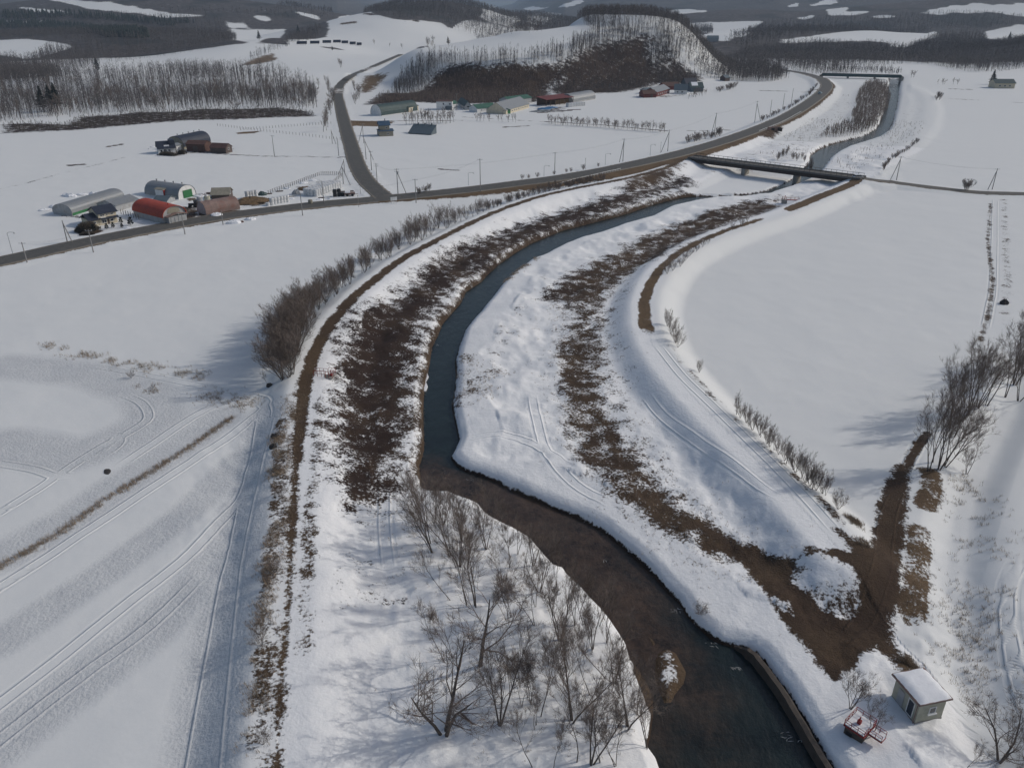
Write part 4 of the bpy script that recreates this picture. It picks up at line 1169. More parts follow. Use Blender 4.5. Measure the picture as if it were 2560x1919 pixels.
# ------------------------------------------------------------------ woods that read as one mass
def far_trees(pos, h, seed, k=11, w=0.16, spread=.28, trunk=.16):
    """trunk and k upward shoots per tree, all in two arrays"""
    r = np.random.default_rng(seed)
    n = len(pos)
    h = np.broadcast_to(h, (n,)).astype(float)
    a0 = r.uniform(0, 6.28, n)
    tv = np.zeros((n, 4, 3))
    for j in range(3):
        a = a0 + j * 2.094
        tv[:, j, 0] = pos[:, 0] + np.cos(a) * trunk; tv[:, j, 1] = pos[:, 1] + np.sin(a) * trunk; tv[:, j, 2] = pos[:, 2] - .4
    tv[:, 3] = pos + np.stack([r.normal(0, .05, n) * h, r.normal(0, .05, n) * h, h], 1)
    tf = np.array([[0, 1, 3], [1, 2, 3], [2, 0, 3]])[None] + (np.arange(n) * 4)[:, None, None]
    bt = r.uniform(.25, .92, (n, k))
    base = pos[:, None] + (tv[:, 3] - pos)[:, None] * bt[..., None]
    L = h[:, None] * r.uniform(.20, .42, (n, k)) * (1.15 - .6 * bt)
    a = r.uniform(0, 6.28, (n, k))
    o = spread * 3.2 * r.uniform(.6, 1.3, (n, k))
    d = np.stack([np.cos(a) * o, np.sin(a) * o, np.full((n, k), .9)], -1)
    d /= np.linalg.norm(d, axis=-1, keepdims=True)
    sd = np.stack([-np.sin(a), np.cos(a), r.normal(0, .3, (n, k))], -1) * w
    bv = np.stack([base - sd, base + sd, base + d * L[..., None]], 2).reshape(-1, 3)
    V = np.concatenate([tv.reshape(-1, 3), bv])
    bf = np.arange(n * k * 3).reshape(-1, 3) + n * 4
    return V, np.concatenate([tf.reshape(-1, 3), bf])

def far_conifers(pos, h, seed):
    r = np.random.default_rng(seed)
    n = len(pos)
    Vs, Fs, off = [], [], 0
    for lay, (z0, z1, rad) in enumerate(((.08, .5, .22), (.3, .75, .17), (.55, 1.0, .11))):
        v = np.zeros((n, 7, 3))
        for j in range(6):
            a = r.uniform(0, .6, n) + j * 1.047
            rr = rad * h * r.uniform(.7, 1.2, n)
            v[:, j] = pos + np.stack([np.cos(a) * rr, np.sin(a) * rr, z0 * h * r.uniform(.9, 1.1, n)], 1)
        v[:, 6] = pos + np.stack([0 * h, 0 * h, z1 * h], 1)
        f = np.array([[j, (j + 1) % 6, 6] for j in range(6)])[None] + (np.arange(n) * 7)[:, None, None] + off
        Vs.append(v.reshape(-1, 3)); Fs.append(f.reshape(-1, 3)); off += n * 7
    return np.concatenate(Vs), np.concatenate(Fs)

def scatter(poly, area, seed, clump=0.0, cap=9000, avoid=()):
    """random ground points inside a polygon, one per `area` square metres"""
    r = np.random.default_rng(seed)
    P = np.array(poly)
    lo, hi = P.min(0), P.max(0)
    n = int((hi[0] - lo[0]) * (hi[1] - lo[1]) / area)
    n = min(n, 400000)
    x, y = r.uniform(lo[0], hi[0], n), r.uniform(lo[1], hi[1], n)
    m = in_poly(x, y, poly)
    if clump:
        m &= fbm(x / 45, y / 45, 3, seed) > clump
    for a in avoid:
        m &= ~in_poly(x, y, a)
    x, y = x[m], y[m]
    if len(x) > cap:
        s = r.choice(len(x), cap, replace=False)
        x, y = x[s], y[s]
    return np.stack([x, y, far_land(x, y)], 1)

def wood(name, label, poly, area, hh, seed, mat='far_bark', k=11, w=.16, spread=.28, clump=0.0, cap=9000, trunk=.16, avoid=(), kind='bare'):
    pos = scatter(poly, area, seed, clump, cap, avoid)
    if not len(pos):
        return None
    h = np.random.default_rng(seed + 1).uniform(hh[0], hh[1], len(pos))
    V, F = far_trees(pos, h, seed, k, w, spread, trunk) if kind == 'bare' else far_conifers(pos, h, seed)
    return tag(tri_obj(name, V, F, M[mat]), label, None, None, 'stuff')

SNOWY = FAR_SNOW
HILL_TOP = c2((330, 610), (400, 500), (470, 440), (520, 390), (800, 395), (1000, 385), (1200, 375), (1400, 330), (1600, 250), (1760, 190), (2050, 185), (2150, 250), (2200, 380), (2030, 430), (1990, 330), (2050, 260), (1950, 230), (1850, 290), (1700, 300), (1600, 330), (1480, 400), (1250, 432), (1000, 425), (900, 425), (720, 435), (620, 485), (560, 575))
wood('hill_wood', 'tall thin bare trees standing on the snow of the middle hill', casts(HILL_TOP), 4.5, (8, 12), 201, w=.085, spread=.2, k=13, trunk=.13, cap=7500)
wood('hill_scrub', 'dark brown leafless scrub on the steep face of the middle hill', HILL_FACE, 6, (1.5, 3.4), 202, mat='twig', k=12, w=.10, spread=.5, trunk=.06, cap=6000)
wood('hill_scrub', 'thin scrub over the snowy right flank of the middle hill', HILL_FACE3, 9, (3, 8), 221, k=11, w=.11, spread=.25, trunk=.1, cap=2500)
wood('hill_scrub', 'scrub and thin trees over patchy snow on the right of the hill', HILL_FACE2, 9, (3, 7), 203, k=11, w=.11, spread=.3, trunk=.1, cap=4500)
# crest and far side of the middle hill
wood('crest_wood', 'dense dark wood on the crest and right flank of the middle hill', casts(c2((1610, 200), (1760, 165), (1900, 152), (2050, 168), (2130, 240), (2215, 350), (2270, 470))) + [(222, 722), (250, 760), (262, 830), (270, 900), (250, 990), (190, 1010), (110, 1010), (60, 950)], 9, (7.5, 10.5), 204, w=.13, k=18, spread=.45, trunk=.10, cap=6000)
wood('crest_wood', 'dense dark wood along the crest behind the snowy hill field',
     casts(c2((330, 128), (640, 148), (700, 188), (860, 225), (1080, 232), (1300, 208), (1240, 190), (1000, 150), (860, 110), (700, 70), (560, 40), (400, 30), (200, 70), (140, 92), (260, 100))), 20, (10, 14), 205, w=.16, k=16, spread=.42, trunk=.11, cap=4500, avoid=SNOWY[9:11])
wood('crest_wood', 'wood running down behind the snowy hill field', [(-260, 1700), (-60, 1620), (60, 1700), (180, 1900), (200, 2200), (-100, 2250), (-380, 2000)], 20, (10, 14), 206, w=.22, k=14, spread=.42, trunk=.14, cap=8000, avoid=SNOWY[9:11])
wood('left_wood', 'dense brown wood covering the rises on the left', casts(c1((-300, 90), (20, 92), (340, 87), (640, 97), (900, 112), (1330, 118), (1455, 150), (1470, 188), (1538, 255), (1520, 290), (1340, 318), (1100, 356), (880, 384), (700, 402), (650, 400), (620, 320), (450, 285), (350, 258), (20, 262), (-300, 258))), 26, (9, 13), 207, w=.14, k=15, spread=.42, trunk=.11, cap=9000, avoid=SNOWY[:9])
wood('conifer_wood', 'dark conifer belt within the left wood', casts(c1((-300, 152), (20, 155), (360, 162), (640, 190), (960, 228), (950, 252), (700, 246), (300, 198), (20, 186), (-300, 184))), 22, (9, 14), 208, mat='conifer', kind='conifer', cap=2500, avoid=SNOWY[:9])
wood('conifer_wood', 'dark conifers on the upper left rise', casts(c1((20, 92), (340, 92), (640, 105), (1000, 135), (1250, 150), (1100, 175), (800, 140), (400, 120), (20, 125))), 40, (9, 14), 209, mat='conifer', kind='conifer', cap=2500, avoid=SNOWY[:9])
wood('left_wood', 'open stand of bare trees on snow at the left edge', casts(c1((-300, 400), (20, 395), (200, 395), (260, 350), (320, 320), (450, 315), (600, 335), (650, 405), (640, 430), (450, 440), (200, 440), (-300, 450))), 24, (9, 13), 210, w=.13, k=11, cap=2200, spread=.34)
wood('left_wood', 'thin trees filling the wood along the left terrace', casts(c1((-100, 520), (400, 520), (650, 570), (1000, 560), (1600, 570), (2030, 600), (2040, 700), (1500, 690), (900, 720), (450, 740), (-100, 800))), 9, (7, 12), 211, mat='far_bark', w=.06, k=17, cap=5200, trunk=.10, spread=.36)
wood('left_wood', 'higher rows of bare trees behind the left terrace', casts(c1((-100, 440), (330, 450), (420, 490), (620, 505), (950, 490), (1120, 470), (1640, 480), (1980, 560), (2040, 610), (1600, 575), (1000, 565), (640, 575), (400, 530), (-100, 530))), 13, (9, 14), 222, w=.08, k=16, cap=3200, trunk=.12, spread=.38)
wood('terrace_scrub', 'dark scrub on the eroded edge of the left terrace', LEFT_CUT, 5, (1.0, 2.6), 212, mat='hedge', k=12, w=.09, spread=.5, trunk=.05, cap=3000)
wood('valley_wood', 'thin trees in the dip left of the snowy hill', casts(c1((1600, 380), (1720, 330), (1830, 290), (1900, 240), (1990, 190), (2050, 170), (2080, 200), (1990, 260), (1850, 300), (1730, 345), (1620, 400))), 22, (7, 11), 213, w=.14, k=11, cap=1500)
wood('right_wood', 'dense dark wood across the valley on the right', casts(c3((290, 402), (430, 335), (680, 290), (900, 290), (1200, 300), (1390, 320), (1430, 330), (1560, 280), (1640, 240), (1960, 240), (1980, 310), (2080, 275), (2212, 265), (2500, 260), (2500, 440), (2212, 442), (2060, 460), (1860, 465), (1720, 445), (1640, 418), (1500, 408), (1100, 425), (930, 435), (1150, 475), (1000, 482), (850, 478), (700, 452))), 19, (9, 13), 214, w=.12, k=15, spread=.42, trunk=.10, cap=9000, avoid=SNOWY[19:21])
wood('right_wood', 'brown wood on the rise beyond the long snow field', casts(c3((440, 205), (560, 145), (740, 140), (1100, 115), (1240, 124), (1560, 100), (1900, 92), (2100, 112), (2500, 120), (2500, 150), (2212, 158), (1970, 200), (1640, 200), (860, 230), (680, 252), (660, 268), (430, 322), (270, 300))), 60, (10, 14), 215, w=.22, k=13, spread=.42, trunk=.14, cap=8000, avoid=SNOWY[18:])
wood('right_wood', 'small island of trees on the far right snow field', casts(c3((90, 170), (210, 172), (210, 218), (110, 220))), 20, (9, 12), 216, w=.2, cap=500)
wood('far_wood', 'woods on the lower slopes far behind on the left', casts(c1((1000, 60), (1400, 70), (1750, 85), (2100, 60), (2150, 110), (2050, 125), (1800, 125), (1640, 105), (1400, 112), (1100, 85))), 160, (10, 15), 217, w=.4, k=9, cap=5000, avoid=SNOWY[:9])
wood('willow_thicket', 'dark brown willow thicket beside the river beyond the bridge', flat(c3((1190, 545), (1260, 535), (1330, 556), (1350, 640), (1330, 720), (1285, 770), (1262, 800), (1180, 812), (1110, 790), (1100, 740), (1135, 700), (1125, 650), (1150, 600))), 2.2, (3.2, 5.0), 218, mat='twig', k=13, w=.07, spread=.34, trunk=.05, cap=5500)
wood('willow_thicket', 'tan willow scrub in front of the dark thicket by the river', flat(c3((930, 852), (1000, 815), (1110, 780), (1230, 790), (1275, 795), (1240, 835), (1150, 870), (1000, 880), (900, 890))), 2.0, (2.4, 3.6), 219, mat='willow', k=12, w=.06, spread=.24, clump=.30, trunk=.05, cap=3000)
wood('bank_scrub', 'scattered low tan scrub on the right river bank beyond the bridge', flat([(1790, 352), (1900, 303), (1948, 235), (1985, 200), (2008, 230), (1990, 290), (1900, 350), (1840, 375)]), 9, (.5, 1.5), 223, mat='willow', w=.06, k=10, spread=.5, trunk=.04, clump=.5, cap=1500)
wood('bank_scrub', 'scattered low tan scrub between the main road and the thicket', flat([(1560, 345), (1680, 303), (1765, 240), (1830, 200), (1850, 230), (1800, 298), (1725, 345), (1600, 374)], .3), 9, (.5, 1.6), 224, mat='willow', w=.06, k=10, spread=.5, trunk=.04, clump=.5, cap=1500)
wood('bank_scrub', 'low scrub in the strip behind the far bridge', casts(c3((850, 470), (1150, 470), (1400, 480), (1440, 470), (1300, 440), (1000, 440))), 14, (3, 6), 220, w=.12, k=10, cap=1500)

# ------------------------------------------------------------------ dry grass
def grass(name, label, items, seed, mat='dry_grass', thr=.46):
    """blades along lines: (world line, scatter m, count, blade height, z lift)"""
    r = np.random.default_rng(seed)
    P = []
    for pts, sc, n, hh in items:
        p = np.array([(q[0], q[1]) for q in pts]); s = np.r_[0, np.cumsum(np.hypot(*np.diff(p, axis=0).T))]
        t = r.uniform(0, s[-1], n)
        x = np.interp(t, s, p[:, 0]) + r.normal(0, sc, n); y = np.interp(t, s, p[:, 1]) + r.normal(0, sc, n)
        m = fbm(x / 2.2, y / 2.2, 3, seed) > thr
        x, y = x[m], y[m]
        P.append(np.stack([x, y, section(x, y), np.full(len(x), hh)], 1))
    P = np.concatenate(P)
    n = len(P); k = 6
    a = r.uniform(0, 6.28, (n, k)); tl = r.uniform(.05, .7, (n, k))
    L = P[:, 3, None] * r.uniform(.5, 1.2, (n, k))
    b = P[:, None, :3] + np.stack([r.normal(0, .12, (n, k)), r.normal(0, .12, (n, k)), np.full((n, k), -.05)], -1)
    d = np.stack([np.cos(a) * np.sin(tl) - .25, np.sin(a) * np.sin(tl), np.cos(tl)], -1)
    sd = np.stack([-np.sin(a), np.cos(a), 0 * a], -1) * .018
    V = np.stack([b - sd, b + sd, b + d * L[..., None]], 2).reshape(-1, 3)
    return tag(tri_obj(name, V, np.arange(len(V)).reshape(-1, 3), M[mat]), label, None, None, 'stuff')

grass('dry_grass', 'line of dry brown weeds across the tracked left field', [(flat([(-60, 1260), (6, 1221), (131, 1150), (208, 1094), (297, 1037), (386, 981), (505, 901)]), .38, 1300, .55)], 301, thr=.22)
grass('dry_grass', 'faint dry stalks along the left field edge', [(flat([(100, 745), (166, 764), (300, 790), (445, 815)]), 1.0, 900, .7), (flat([(440, 850), (520, 868), (545, 880)]), 1.4, 500, .5), (flat([(300, 835), (390, 850)]), 1.0, 160, .6)], 302)
grass('dry_grass', 'dry stalks on the shaded slope right of the ditch', [(flat([(2125, 1060), (2130, 1180), (2120, 1280), (2140, 1400), (2150, 1500)]), 2.0, 620, .6), (flat([(2100, 1280), (2090, 1380), (2110, 1480)]), 1.8, 380, .55), (flat([(2075, 1010), (2100, 1040), (2100, 1100)]), 1.2, 260, .6), (flat([(1950, 1420), (1975, 1450)]), .5, 300, .6)], 303)
grass('dry_grass', 'dead grass fringe on the left river margin', [([at(u, v, WATER) for u, v in RIVER_L[22:42]], .8, 2600, .55), ([at(u, v, WATER) for u, v in RIVER_L[15:22]], 1.0, 1800, .6)], 304)
grass('dry_grass', 'dead grass tufts on the field side of the left levee', [(flat([(600, 960), (598, 1050), (590, 1180), (580, 1300), (570, 1420), (562, 1560), (556, 1650)]), .7, 2600, .5), (flat([(635, 860), (622, 960), (612, 1050), (604, 1150), (598, 1240)], 1.5), .8, 1500, .45)], 305)
grass('dry_grass', 'scattered dead grass over the right floodplain', [(flat([(1240, 640), (1250, 760), (1270, 880), (1320, 980), (1420, 1080), (1540, 1170), (1640, 1230)]), 4.0, 2600, .35), (flat([(1000, 780), (1010, 870), (1080, 800)]), 2.0, 420, .5), (flat([(1090, 612), (1130, 580), (1160, 562)], -1), .6, 500, .6), (flat([(1830, 1130), (1850, 1150)]), .5, 260, .7), (flat([(1855, 1200), (1870, 1205)]), .6, 160, .5)], 306)
grass('dry_grass', 'short dead stalks poking through the snow of the grove', [(flat([(920, 1120), (960, 1230), (1040, 1330), (1110, 1420), (1160, 1560), (1180, 1640)]), 4.5, 520, .4), (flat([(1090, 1180), (1180, 1290), (1270, 1400), (1340, 1520)]), 2.5, 420, .4)], 308)

# ------------------------------------------------------------------ builders for made things
class MB:
    """collects shapes in local coordinates, then links them as one mesh"""
    def __init__(s):
        s.V, s.F = [], []
    def face(s, *p):
        b = len(s.V); s.V.extend(p); s.F.append(tuple(range(b, b + len(p)))); return s
    def box(s, x0, x1, y0, y1, z0, z1):
        b = len(s.V)
        s.V.extend([(x, y, z) for z in (z0, z1) for y in (y0, y1) for x in (x0, x1)])
        for f in ((0, 2, 3, 1), (4, 5, 7, 6), (0, 1, 5, 4), (2, 6, 7, 3), (0, 4, 6, 2), (1, 3, 7, 5)):
            s.F.append(tuple(b + i for i in f))
        return s
    def bar(s, a, b, r, n=6, r2=None):
        V, F = [], []
        tube(V, F, [tuple(a), tuple(b)], [r, r if r2 is None else r2], n)
        F.append(tuple(range(n))[::-1]); F.append(tuple(range(n, 2 * n)))
        o = len(s.V); s.V.extend(V); s.F.extend([tuple(o + i for i in f) for f in F]); return s
    def prism(s, prof, x0, x1, cap=True):
        """profile in (y, z) swept along x"""
        n = len(prof); b = len(s.V)
        s.V.extend([(x0, y, z) for y, z in prof] + [(x1, y, z) for y, z in prof])
        for i in range(n):
            j = (i + 1) % n
            s.F.append((b + i, b + j, b + n + j, b + n + i))
        if cap:
            s.F.append(tuple(b + i for i in range(n))[::-1]); s.F.append(tuple(b + n + i for i in range(n)))
        return s
    def drum(s, c, r, h, n=12, bulge=0.0):
        """upright drum with rounded shoulders"""
        rings = [(0, r * .9), (h * .06, r), (h * .5, r + bulge), (h * .94, r), (h, r * .88)]
        b = len(s.V)
        for z, q in rings:
            s.V.extend([(c[0] + q * math.cos(6.2832 * k / n), c[1] + q * math.sin(6.2832 * k / n), c[2] + z) for k in range(n)])
        for i in range(len(rings) - 1):
            for k in range(n):
                s.F.append((b + i * n + k, b + i * n + (k + 1) % n, b + (i + 1) * n + (k + 1) % n, b + (i + 1) * n + k))
        s.F.append(tuple(b + k for k in range(n))[::-1]); s.F.append(tuple(b + (len(rings) - 1) * n + k for k in range(n)))
        return s
    def mound(s, rx, ry, h, seed, n=14, m=5, jag=.25):
        r = random.Random(seed); b = len(s.V)
        for i in range(m):
            t = i / m
            for k in range(n):
                a = 6.2832 * k / n; q = math.cos(t * 1.57) * (1 + r.uniform(-jag, jag) * .6)
                s.V.append((rx * q * math.cos(a), ry * q * math.sin(a), h * math.sin(t * 1.57) * (1 + r.uniform(-jag, jag)) - (.15 if i == 0 else 0)))
        s.V.append((0, 0, h))
        for i in range(m - 1):
            for k in range(n):
                s.F.append((b + i * n + k, b + i * n + (k + 1) % n, b + (i + 1) * n + (k + 1) % n, b + (i + 1) * n + k))
        for k in range(n):
            s.F.append((b + (m - 1) * n + k, b + (m - 1) * n + (k + 1) % n, b + m * n))
        return s
    def build(s, name, mat, parent=None, smooth_=False):
        return mesh_obj(name, s.V, s.F, M[mat], parent, smooth_)

def thing(name, label, cat, loc=(0, 0, 0), rz=0.0, group=None):
    o = bpy.data.objects.new(name, None)
    COL.objects.link(o)
    o.empty_display_size = .5
    o.location = loc; o.rotation_euler = (0, 0, rz)
    return tag(o, label, cat, group)

def dup(root, loc, rz=None, label=None, scale=None):
    r = root.copy(); COL.objects.link(r); r.location = loc
    if rz is not None: r.rotation_euler = (0, 0, rz)
    if scale is not None: r.scale = scale
    if label: r['label'] = label
    for ch in list(root.children):
        c = ch.copy(); COL.objects.link(c); c.parent = r
        for g in ch.children:
            d = g.copy(); COL.objects.link(d); d.parent = c
    return r

def ground_at(u, v, z=0.0):
    x, y = cast(u, v) if z == 0.0 else at(u, v, z)
    return x, y, height(x, y)

def frame2(p0, p1):
    """two traced base corners -> origin, turn, length; local y points away from the viewer"""
    a, b = cast(*p0), cast(*p1)
    L = math.hypot(b[0] - a[0], b[1] - a[1])
    rz = math.atan2(b[1] - a[1], b[0] - a[0])
    z = height((a[0] + b[0]) / 2, (a[1] + b[1]) / 2) - .1
    return (a[0], a[1], z), rz, L

def arch_prof(w, h, hw=0.0, n=10, power=1.0):
    """rounded barn section: straight wall to hw, then an arch to h"""
    p = [(0, 0)] if hw > 0 else []
    for i in range(n + 1):
        a = math.pi * i / n
        y, z = (1 - math.cos(a)) / 2 * w, math.sin(a) ** power
        p.append((y, hw + (h - hw) * z))
    if hw > 0:
        p.append((w, 0))
    return p

def panes(parent, spots, y, wall='x', frame='white', d=.05):
    """windows standing proud of a wall; spots are (a0, a1, z0, z1) along it"""
    for a0, a1, z0, z1 in spots:
        f = MB(); g = MB(); t = .09
        if wall == 'x':      # wall in the x-z plane at y, facing -y
            f.box(a0, a1, y - d, y + .02, z0, z0 + t); f.box(a0, a1, y - d, y + .02, z1 - t, z1)
            f.box(a0, a0 + t, y - d, y + .02, z0 + t, z1 - t); f.box(a1 - t, a1, y - d, y + .02, z0 + t, z1 - t)
            if a1 - a0 > 1.0:
                m = (a0 + a1) / 2; f.box(m - .04, m + .04, y - d, y + .02, z0 + t, z1 - t)
            g.box(a0 + t, a1 - t, y - d * .4, y + .01, z0 + t, z1 - t)
        else:                # wall in the y-z plane at x = y, facing +x
            f.box(y - .02, y + d, a0, a1, z0, z0 + t); f.box(y - .02, y + d, a0, a1, z1 - t, z1)
            f.box(y - .02, y + d, a0, a0 + t, z0 + t, z1 - t); f.box(y - .02, y + d, a1 - t, a1, z0 + t, z1 - t)
            g.box(y - .01, y + d * .4, a0 + t, a1 - t, z0 + t, z1 - t)
        fo = f.build('window', frame, parent)
        g.build('pane', 'glass', fo)

def arch_barn(name, label, p0, p1, w, h, hw, roof, wall, lower=None, power=.9, group=None, vents=0, door=None, cat='barn', endroof=False):
    loc, rz, L = frame2(p0, p1)
    t = thing(name, label, cat, loc, rz, group)
    pr = arch_prof(w, h, hw, 12, power)
    MB().prism(pr, .12, L - .12).build('wall', wall, t)
    # roof skin, a little proud of the end walls
    outer = arch_prof(w + .3, h + .12, hw, 12, power)
    outer = [(y - .15, z) for y, z in outer][1 if hw > 0 else 0: -1 if hw > 0 else None]
    inner = [(y, z) for y, z in arch_prof(w, h, hw, 12, power)][1 if hw > 0 else 0: -1 if hw > 0 else None]
    prof = outer + inner[::-1]
    rb = MB(); n = len(prof); rb.V = [(0, y, z) for y, z in prof] + [(L, y, z) for y, z in prof]
    m = len(outer)
    for i in range(n):
        rb.F.append((i, (i + 1) % n, n + (i + 1) % n, n + i))
    for i in range(m - 1):
        a, b_, c, d_ = i, i + 1, n - 2 - i, n - 1 - i
        rb.F.append((a, b_, c, d_)); rb.F.append((n + a, n + d_, n + c, n + b_))
    r = rb.build('roof', roof, t)
    for k in range(vents):
        x = L * (k + .6) / vents
        MB().bar((x, w / 2, h), (x, w / 2, h + .7), .16, 6).drum((x, w / 2, h + .6), .28, .3, 8).build('vent', 'steel', r)
    if lower:
        MB().box(.3, L - .05, -.10, .02, .05, max(hw, .9)).build('skirt_wall', lower, t)
    if door:
        side, mat, a0, a1, z1 = door
        x = -.02 if side == 'left' else L - .06
        MB().box(x - .04, x + .12, w * a0, w * a1, .05, z1).build('door', mat, t)
    return t, L

def gable_house(name, label, p0, p1, w, wall_h, ridge_h, roof, wall, ridge='x', over=.35, group=None, cat='barn', wins=(), endwins=(), door=None, chimney=False, snow=False, back=1.0):
    loc, rz, L = frame2(p0, p1)
    t = thing(name, label, cat, loc, rz, group)
    if ridge == 'x':
        prof = [(0, 0), (w, 0), (w, wall_h), (w / 2, ridge_h), (0, wall_h)]
        MB().prism(prof, 0, L).build('wall', wall, t)
        s = (ridge_h - wall_h) / (w / 2)
        e = over
        top = [(-e, wall_h - e * s), (w / 2, ridge_h), (w + e, wall_h - e * s)]
        lo = [(y, z + .03) for y, z in top]; hi = [(y, z + .18) for y, z in top]
        r = MB().prism(lo + hi[::-1], -e, L + e).build('roof', roof, t)
    else:
        prof = [(0, 0), (L, 0), (L, wall_h), (L / 2, ridge_h), (0, wall_h)]
        b = MB().prism(prof, 0, w); b.V = [(y, x, z) for x, y, z in b.V]; b.F = [f[::-1] for f in b.F]; b.build('wall', wall, t)
        s = (ridge_h - wall_h) / (L / 2); e = over
        top = [(-e, wall_h - e * s), (L / 2, ridge_h), (L + e, wall_h - e * s)]
        b = MB().prism([(y, z + .03) for y, z in top] + [(y, z + .18) for y, z in top][::-1], -e, w + e)
        b.V = [(y, x, z) for x, y, z in b.V]; b.F = [f[::-1] for f in b.F]; r = b.build('roof', roof, t)
    panes(t, [(a * L, b * L, c, d) for a, b, c, d in wins], 0.0)
    panes(t, [(a * w, b * w, c, d) for a, b, c, d in endwins], L, 'y')
    if door:
        a, b, z, mat = door
        MB().box(a * L, b * L, -.06, .03, .05, z).build('door', mat, t)
    if chimney:
        MB().box(L * .7, L * .7 + .5, w * .5, w * .5 + .5, ridge_h - .5, ridge_h + .8).build('chimney', 'grey_wall', r)
    if snow:
        MB().prism([(w * .15, wall_h + (ridge_h - wall_h) * .3 + .2), (w * .48, ridge_h + .16), (w * .48, ridge_h + .26), (w * .15, wall_h + (ridge_h - wall_h) * .3 + .3)], L * .1, L * .6).build('snow_cover', 'snow', r)
    return t, L

# ------------------------------------------------------------------ bridges
def bridge():
    a, b = at(1497, 339, 3.0), at(1860, 384, 3.0)
    L = math.hypot(b[0] - a[0], b[1] - a[1]); rz = math.atan2(b[1] - a[1], b[0] - a[0])
    t = thing('road_bridge', 'long low road bridge with dark girders on concrete piers over the river', 'bridge', (a[0], a[1], 0), rz)
    MB().box(-1, L + 1, -2.6, 2.6, 2.95, 3.12).build('deck', 'asphalt', t)
    for s in (-1, 1):
        MB().box(-.8, L + .8, s * 2.9 - .3, s * 2.9 + .3, 2.75, 3.4).build('parapet', 'parapet', t)
        MB().box(0, L, s * 1.9 - .2, s * 1.9 + .2, 1.2, 2.95).build('girder', 'girder', t)
        r = MB()
        n = 34
        for k in range(n + 1):
            x = L * k / n
            r.box(x - .05, x + .05, s * 3.0 - .05, s * 3.0 + .05, 3.4, 4.15)
        r.box(0, L, s * 3.0 - .04, s * 3.0 + .04, 4.1, 4.2)
        tag(r.build('railing', 'girder', t), None, None, None, 'stuff')
    MB().box(0, L, -2.2, 2.2, 2.55, 2.93).build('soffit', 'girder', t)
    for f in (.345, .655):
        MB().box(L * f - .7, L * f + .7, -2.3, 2.3, -3.4, 1.18).build('pier', 'concrete', t)
    for x0, x1 in ((-1.6, .3), (L - .3, L + 1.6)):
        MB().box(x0, x1, -3.1, 3.1, -2.0, 2.53).build('abutment', 'concrete', t)
bridge()
def far_bridge():
    a, b = at(1778, 163, 2.0), at(1944, 165.5, 2.6)
    L = math.hypot(b[0] - a[0], b[1] - a[1]); rz = math.atan2(b[1] - a[1], b[0] - a[0])
    t = thing('road_bridge', 'far dark bridge at the end of the road curve', 'bridge', (a[0], a[1], 0), rz)
    MB().box(-2, L + 2, -2.5, 2.5, 2.6, 3.0).build('deck', 'asphalt', t)
    for s in (-1, 1):
        MB().box(-1, L + 1, s * 2.7 - .2, s * 2.7 + .2, 1.6, 3.9).build('girder', 'dark_green_roof', t)
    for f in (.33, .68):
        MB().box(L * f - .8, L * f + .8, -2.2, 2.2, -3, 2.55).build('pier', 'concrete', t)
    for x0, x1 in ((-3, 0), (L, L + 3)):
        MB().box(x0, x1, -2.9, 2.9, -2, 2.55).build('abutment', 'concrete', t)
far_bridge()

# ------------------------------------------------------------------ pump house and sluices
def pump_house():
    a, b, c = at(1928, 1494, .2), at(1978, 1553, .2), at(2032, 1537, .2)
    L = math.hypot(b[0] - a[0], b[1] - a[1]); rz = math.atan2(b[1] - a[1], b[0] - a[0]); w = math.hypot(c[0] - b[0], c[1] - b[1])
    z = min(height(*a), height(*b), height(*c)) - .15
    t = thing('pump_house', 'small pale green concrete pump house with a snow covered flat roof', 'building', (a[0], a[1], z), rz)
    h = 2.75
    MB().box(0, L, 0, w, 0, h).build('wall', 'beige', t)
    r = MB().box(-.32, L + .32, -.32, w + .32, h, h + .16).build('roof', 'rust', t)
    s = MB(); n, m = 12, 10
    for i in range(n + 1):
        for j in range(m + 1):
            e = min(i, n - i, j, m - j)
            s.V.append((-.27 + (L + .54) * i / n, -.27 + (w + .54) * j / m, h + .165 + (.0 if e == 0 else .16 if e == 1 else .24) + .03 * math.sin(i * 1.7 + j)))
    for i in range(n):
        for j in range(m):
            s.F.append((i * (m + 1) + j, (i + 1) * (m + 1) + j, (i + 1) * (m + 1) + j + 1, i * (m + 1) + j + 1))
    s.build('snow_cover', 'snow', r, True)
    panes(t, [(L * .60, L * .60 + .85, .35, 2.2)], 0.0)
    panes(t, [(w * .42, w * .42 + .75, 1.15, 1.95)], L, 'y')
    MB().box(L - .02, L + .14, w * .40, w * .40 + .95, 1.0, 1.12).build('sill', 'white', t)
    MB().box(L * .2, L * .2 + .8, -.06, .02, .05, 2.05).build('door', 'grey_wall', t)
    g = MB().box(-.36, -.30, -.3, w + .3, h + .02, h + .12).box(-.3, L + .3, -.40, -.33, h + .02, h + .12); g.build('gutter', 'rust', r)
    MB().bar((L - .12, -.36, h), (L - .12, -.12, h - .3), .04, 6).bar((L - .12, -.1, h - .3), (L - .12, -.1, .1), .04, 6).build('downpipe', 'rust', t)
    MB().box(-.03, L + .03, -.03, .0, 0, .3).box(L, L + .03, -.03, w + .03, 0, .3).build('plinth', 'concrete', t)
pump_house()

